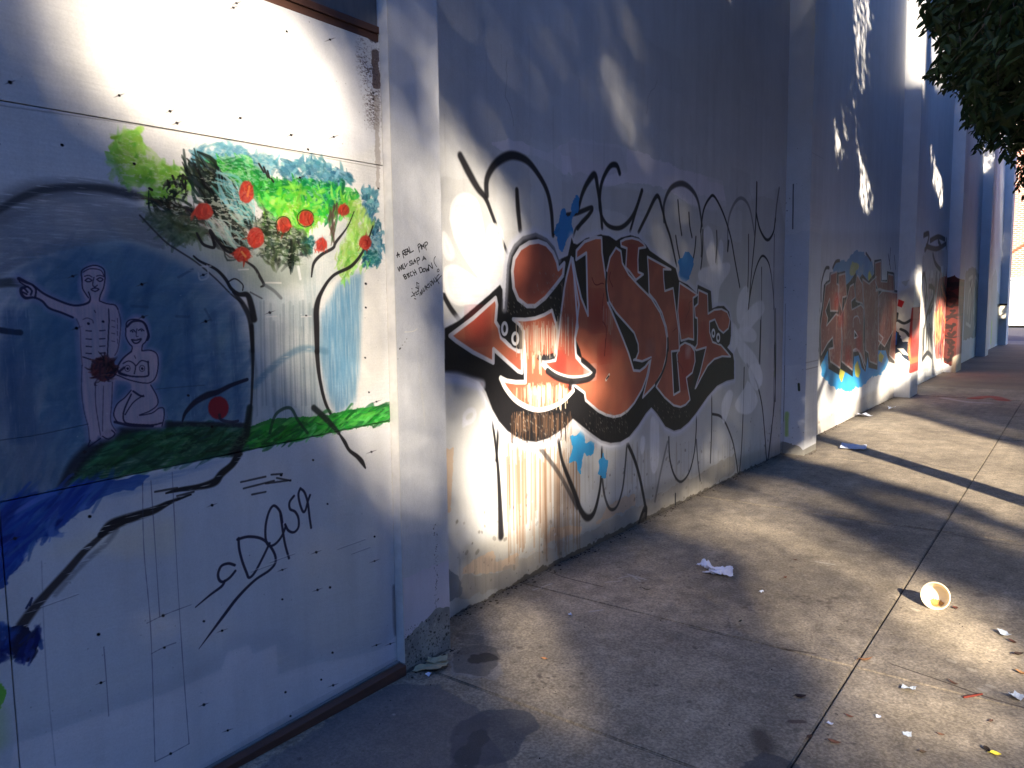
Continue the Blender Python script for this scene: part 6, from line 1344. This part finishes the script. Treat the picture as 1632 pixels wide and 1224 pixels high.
def dead_leaf(x, y, L, Wd, rz, col, lb, curl=.35, cat="leaf"):
    if cat == 'leaf': g = sum(col)/3; col = tuple(int((c*.62+g*.38)*.85) for c in col); L *= .8
    bm = bmesh.new(); n = 8; rows = []
    for i in range(n+1):
        f = i/n; wv = Wd*math.sin(math.pi*min(1, f*1.02+.02))**.7*(1-.35*f); xx = (f-.5)*L; zz = curl*L*(2*(f-.5))**2*.6
        rows.append([bm.verts.new((xx, s*wv/2, zz+abs(s)*wv*.35)) for s in (-1, 0, 1)])
    for a, b in zip(rows, rows[1:]):
        for k in range(2): bm.faces.new((a[k], b[k], b[k+1], a[k+1]))
    tube(bm, [(-L/2, 0, rows[0][1].co.z), (-L*.72, .004, .004)], [.0012, .0008], 4)
    o = bm_obj("dead_leaf" if cat == "leaf" else "twig", bm, simple_mat("dead_leaf_colour", col, .7, .25, 60), None)
    md = o.modifiers.new("thickness", 'SOLIDIFY'); md.thickness = .0004
    place(o, x, y, rz, .0015, lb, cat)
for a in ((1380,1053,.085,.022,.9,(196,120,60),"orange dead leaf touching the long pavement joint"), (1522,970,.045,.03,2.2,(150,70,50),"red brown dead leaf just right of the foam bowl"), (1614,1024,.05,.022,-.6,(120,60,44),"brown dead leaf beside the shiny wrapper"), (1624,1044,.06,.03,.8,(70,44,36),"dark curled leaf at the right edge"), (1628,1074,.06,.022,-.4,(206,130,60),"orange leaf at the right edge below the dark curled one"),
          (1520,1090,.06,.014,-.5,(130,80,56),"narrow brown leaf left of the upright red stick"), (1276,1112,.06,.03,.7,(70,46,40),"dark red leaf in the shade left of the joint"), (1330,1185,.06,.024,.2,(150,86,56),"rust leaf near the bottom of the pavement"), (1290,1176,.045,.02,1.4,(110,74,56),"small brown leaf on the joint near the bottom"), (1354,1143,.04,.016,.0,(150,80,56),"small red leaf right of the joint"),
          (1252,921,.028,.018,1.2,(150,60,40),"tiny red leaf between napkin and joint"), (1268,893,.026,.014,.3,(120,70,50),"tiny brown leaf uphill of the napkin"), (1573,1196,.04,.022,-.9,(60,44,34),"dark leaf beside the yellow petal"), (1471,1200,.03,.02,.5,(110,80,56),"small curled leaf left of the yellow petal"), (1180,991,.04,.014,1.6,(70,60,50),"dark curled leaf below the napkin"),
          (868,1051,.034,.018,.4,(226,130,60),"bright orange fleck of leaf in the first sunlit patch"), (1030,940,.07,.008,.2,(50,44,40),"thin dark leaf near the graffiti wall"), (1500,1172,.03,.015,.2,(150,90,60),"small leaf near the foil flake"), (1580,1150,.03,.014,1.2,(130,80,56),"small leaf above the yellow petal")):
    dead_leaf(*a)
dead_leaf(1587, 1204, .035, .03, .3, (226,206,70), "bright yellow petal at the lower right", cat="petal")
t_ = empty("red_stick", label="short red brown stick lying upright in view at lower right", cat="stick"); P = on_z(1551, 1111, 0); t_.location = (P[0], P[1], 0)
bm = bmesh.new(); tube(bm, [(-.03, -.035, .005), (0, 0, .006), (.028, .035, .007)], [.004, .0045, .0035], 6); o = bm_obj("stick", bm, simple_mat("stick_colour", (140, 60, 46), .7), None); o.parent = t_

# ---- foam bowl lying on its side
M_foam = simple_mat("foam_bowl", (214, 200, 172), .5, .03, 60, 300, .1, .0005)
M_soup = simple_mat("soup_residue", (158, 118, 66), .35, .3, 60)
R1, R0, HB = .067, .050, .062
prof = [(0, 0), (R0*.85, 0), (R0, .002), (R0+.003, .006), (R0+(R1-R0)*.45, HB*.45), (R1-.002, HB-.006), (R1+.003, HB-.005), (R1+.0045, HB-.001), (R1+.002, HB+.001), (R1-.002, HB), (R1-.0045, HB-.006), (R0+(R1-R0)*.45-.003, HB*.45), (R0-.002, .007), (R0*.8, .004), (0, .004)]
bm = bmesh.new(); seg = 56; rings = []
for r, z in prof:
    rings.append([bm.verts.new((0, 0, z))] if r == 0 else [bm.verts.new((r*math.cos(2*math.pi*k/seg), r*math.sin(2*math.pi*k/seg), z)) for k in range(seg)])
for a, b in zip(rings, rings[1:]):
    for k in range(seg):
        k2 = (k+1) % seg
        if len(a) == 1: bm.faces.new((a[0], b[k2], b[k]))
        elif len(b) == 1: bm.faces.new((a[k], a[k2], b[0]))
        else: bm.faces.new((a[k], a[k2], b[k2], b[k]))
bowl = empty("foam_bowl", label="cream foam bowl tipped on its side with orange soup residue, on the sunlit pavement", cat="bowl")
o = bm_obj("bowl_shell", bm, M_foam, None, smooth=True); o.parent = bowl
# residue sitting in the lower side
bm = bmesh.new(); rows = []
for i in range(9):
    f = i/8; z = .006+(HB*.62-.006)*f; rr = (R0-.004)+(R1-R0)*f*.62-.001
    half = .85*(1-f*.8)+.07*math.sin(i*2.3)
    rows.append([bm.verts.new((rr*.985*math.cos(-math.pi/2+a), rr*.985*math.sin(-math.pi/2+a), z)) for a in np.linspace(-half, half, 15)])
fl = [bm.verts.new((v.co.x*.62, -R0*.42+.004*math.sin(k*1.7), .0062)) for k, v in enumerate(rows[0])]
for a, b in zip([fl]+rows, rows):
    for k in range(14): bm.faces.new((a[k], a[k+1], b[k+1], b[k]))
o = bm_obj("soup_residue", bm, M_soup, None, smooth=True); o.parent = bowl
Pb = on_z(1488, 972, 0)
view = CAM-Pb; az = math.atan2(view[1], view[0])+math.radians(-14)       # mouth turned a little left of the viewer
tilt = math.atan2(R1-R0, HB)                                                # rests on its rim and its base edge
axis = Vector((math.cos(az)*math.cos(tilt), math.sin(az)*math.cos(tilt), math.sin(tilt)))
right = Vector((-math.sin(az), math.cos(az), 0)); up = axis.cross(right); up = up if up.z > 0 else -up
right = up.cross(axis)
Mx = Matrix(((right.x, up.x, axis.x, 0), (right.y, up.y, axis.y, 0), (right.z, up.z, axis.z, 0), (0, 0, 0, 1)))
low = min((Mx @ Vector((0, -(R1+.0045), HB-.001))).z, (Mx @ Vector((0, -R0, .002))).z)
cpt = Mx @ Vector((0, -(R1+.0045), HB-.001))
bowl.matrix_world = Matrix.Translation((Pb[0]-cpt.x, Pb[1]-cpt.y, -low+.0005)) @ Mx

# grit and debris gathered where wall meets pavement
M_grit = simple_mat("grit", (64, 56, 50), .95, .4, 80)
bm = bmesh.new()
for _ in range(900):
    y = 2.0+RNG.random()**1.5*12; inb = all(not (a-.02 < y < b+.02) for a, b in PIL); x = (REC if inb else 0)+.004+abs(RNG.normal())*.03
    s = .002+.006*RNG.random()**2; M = Matrix.Translation((x, y, s*.4)) @ Matrix.Rotation(RNG.random()*6, 4, 'Z') @ Matrix.Diagonal((1, .6+RNG.random(), .5, 1)); bmesh.ops.create_icosphere(bm, subdivisions=1, radius=s, matrix=M)
for _ in range(260):
    x, y = .02+RNG.random()*3, 1.6+RNG.random()*8; s = .0012+.002*RNG.random()
    M = Matrix.Translation((x, y, s*.5)); bmesh.ops.create_icosphere(bm, subdivisions=1, radius=s, matrix=M)
for v in bm.verts: v.co -= dirt.location
o = bm_obj("grit", bm, M_grit, None); o.parent = dirt; o['kind'] = 'stuff'
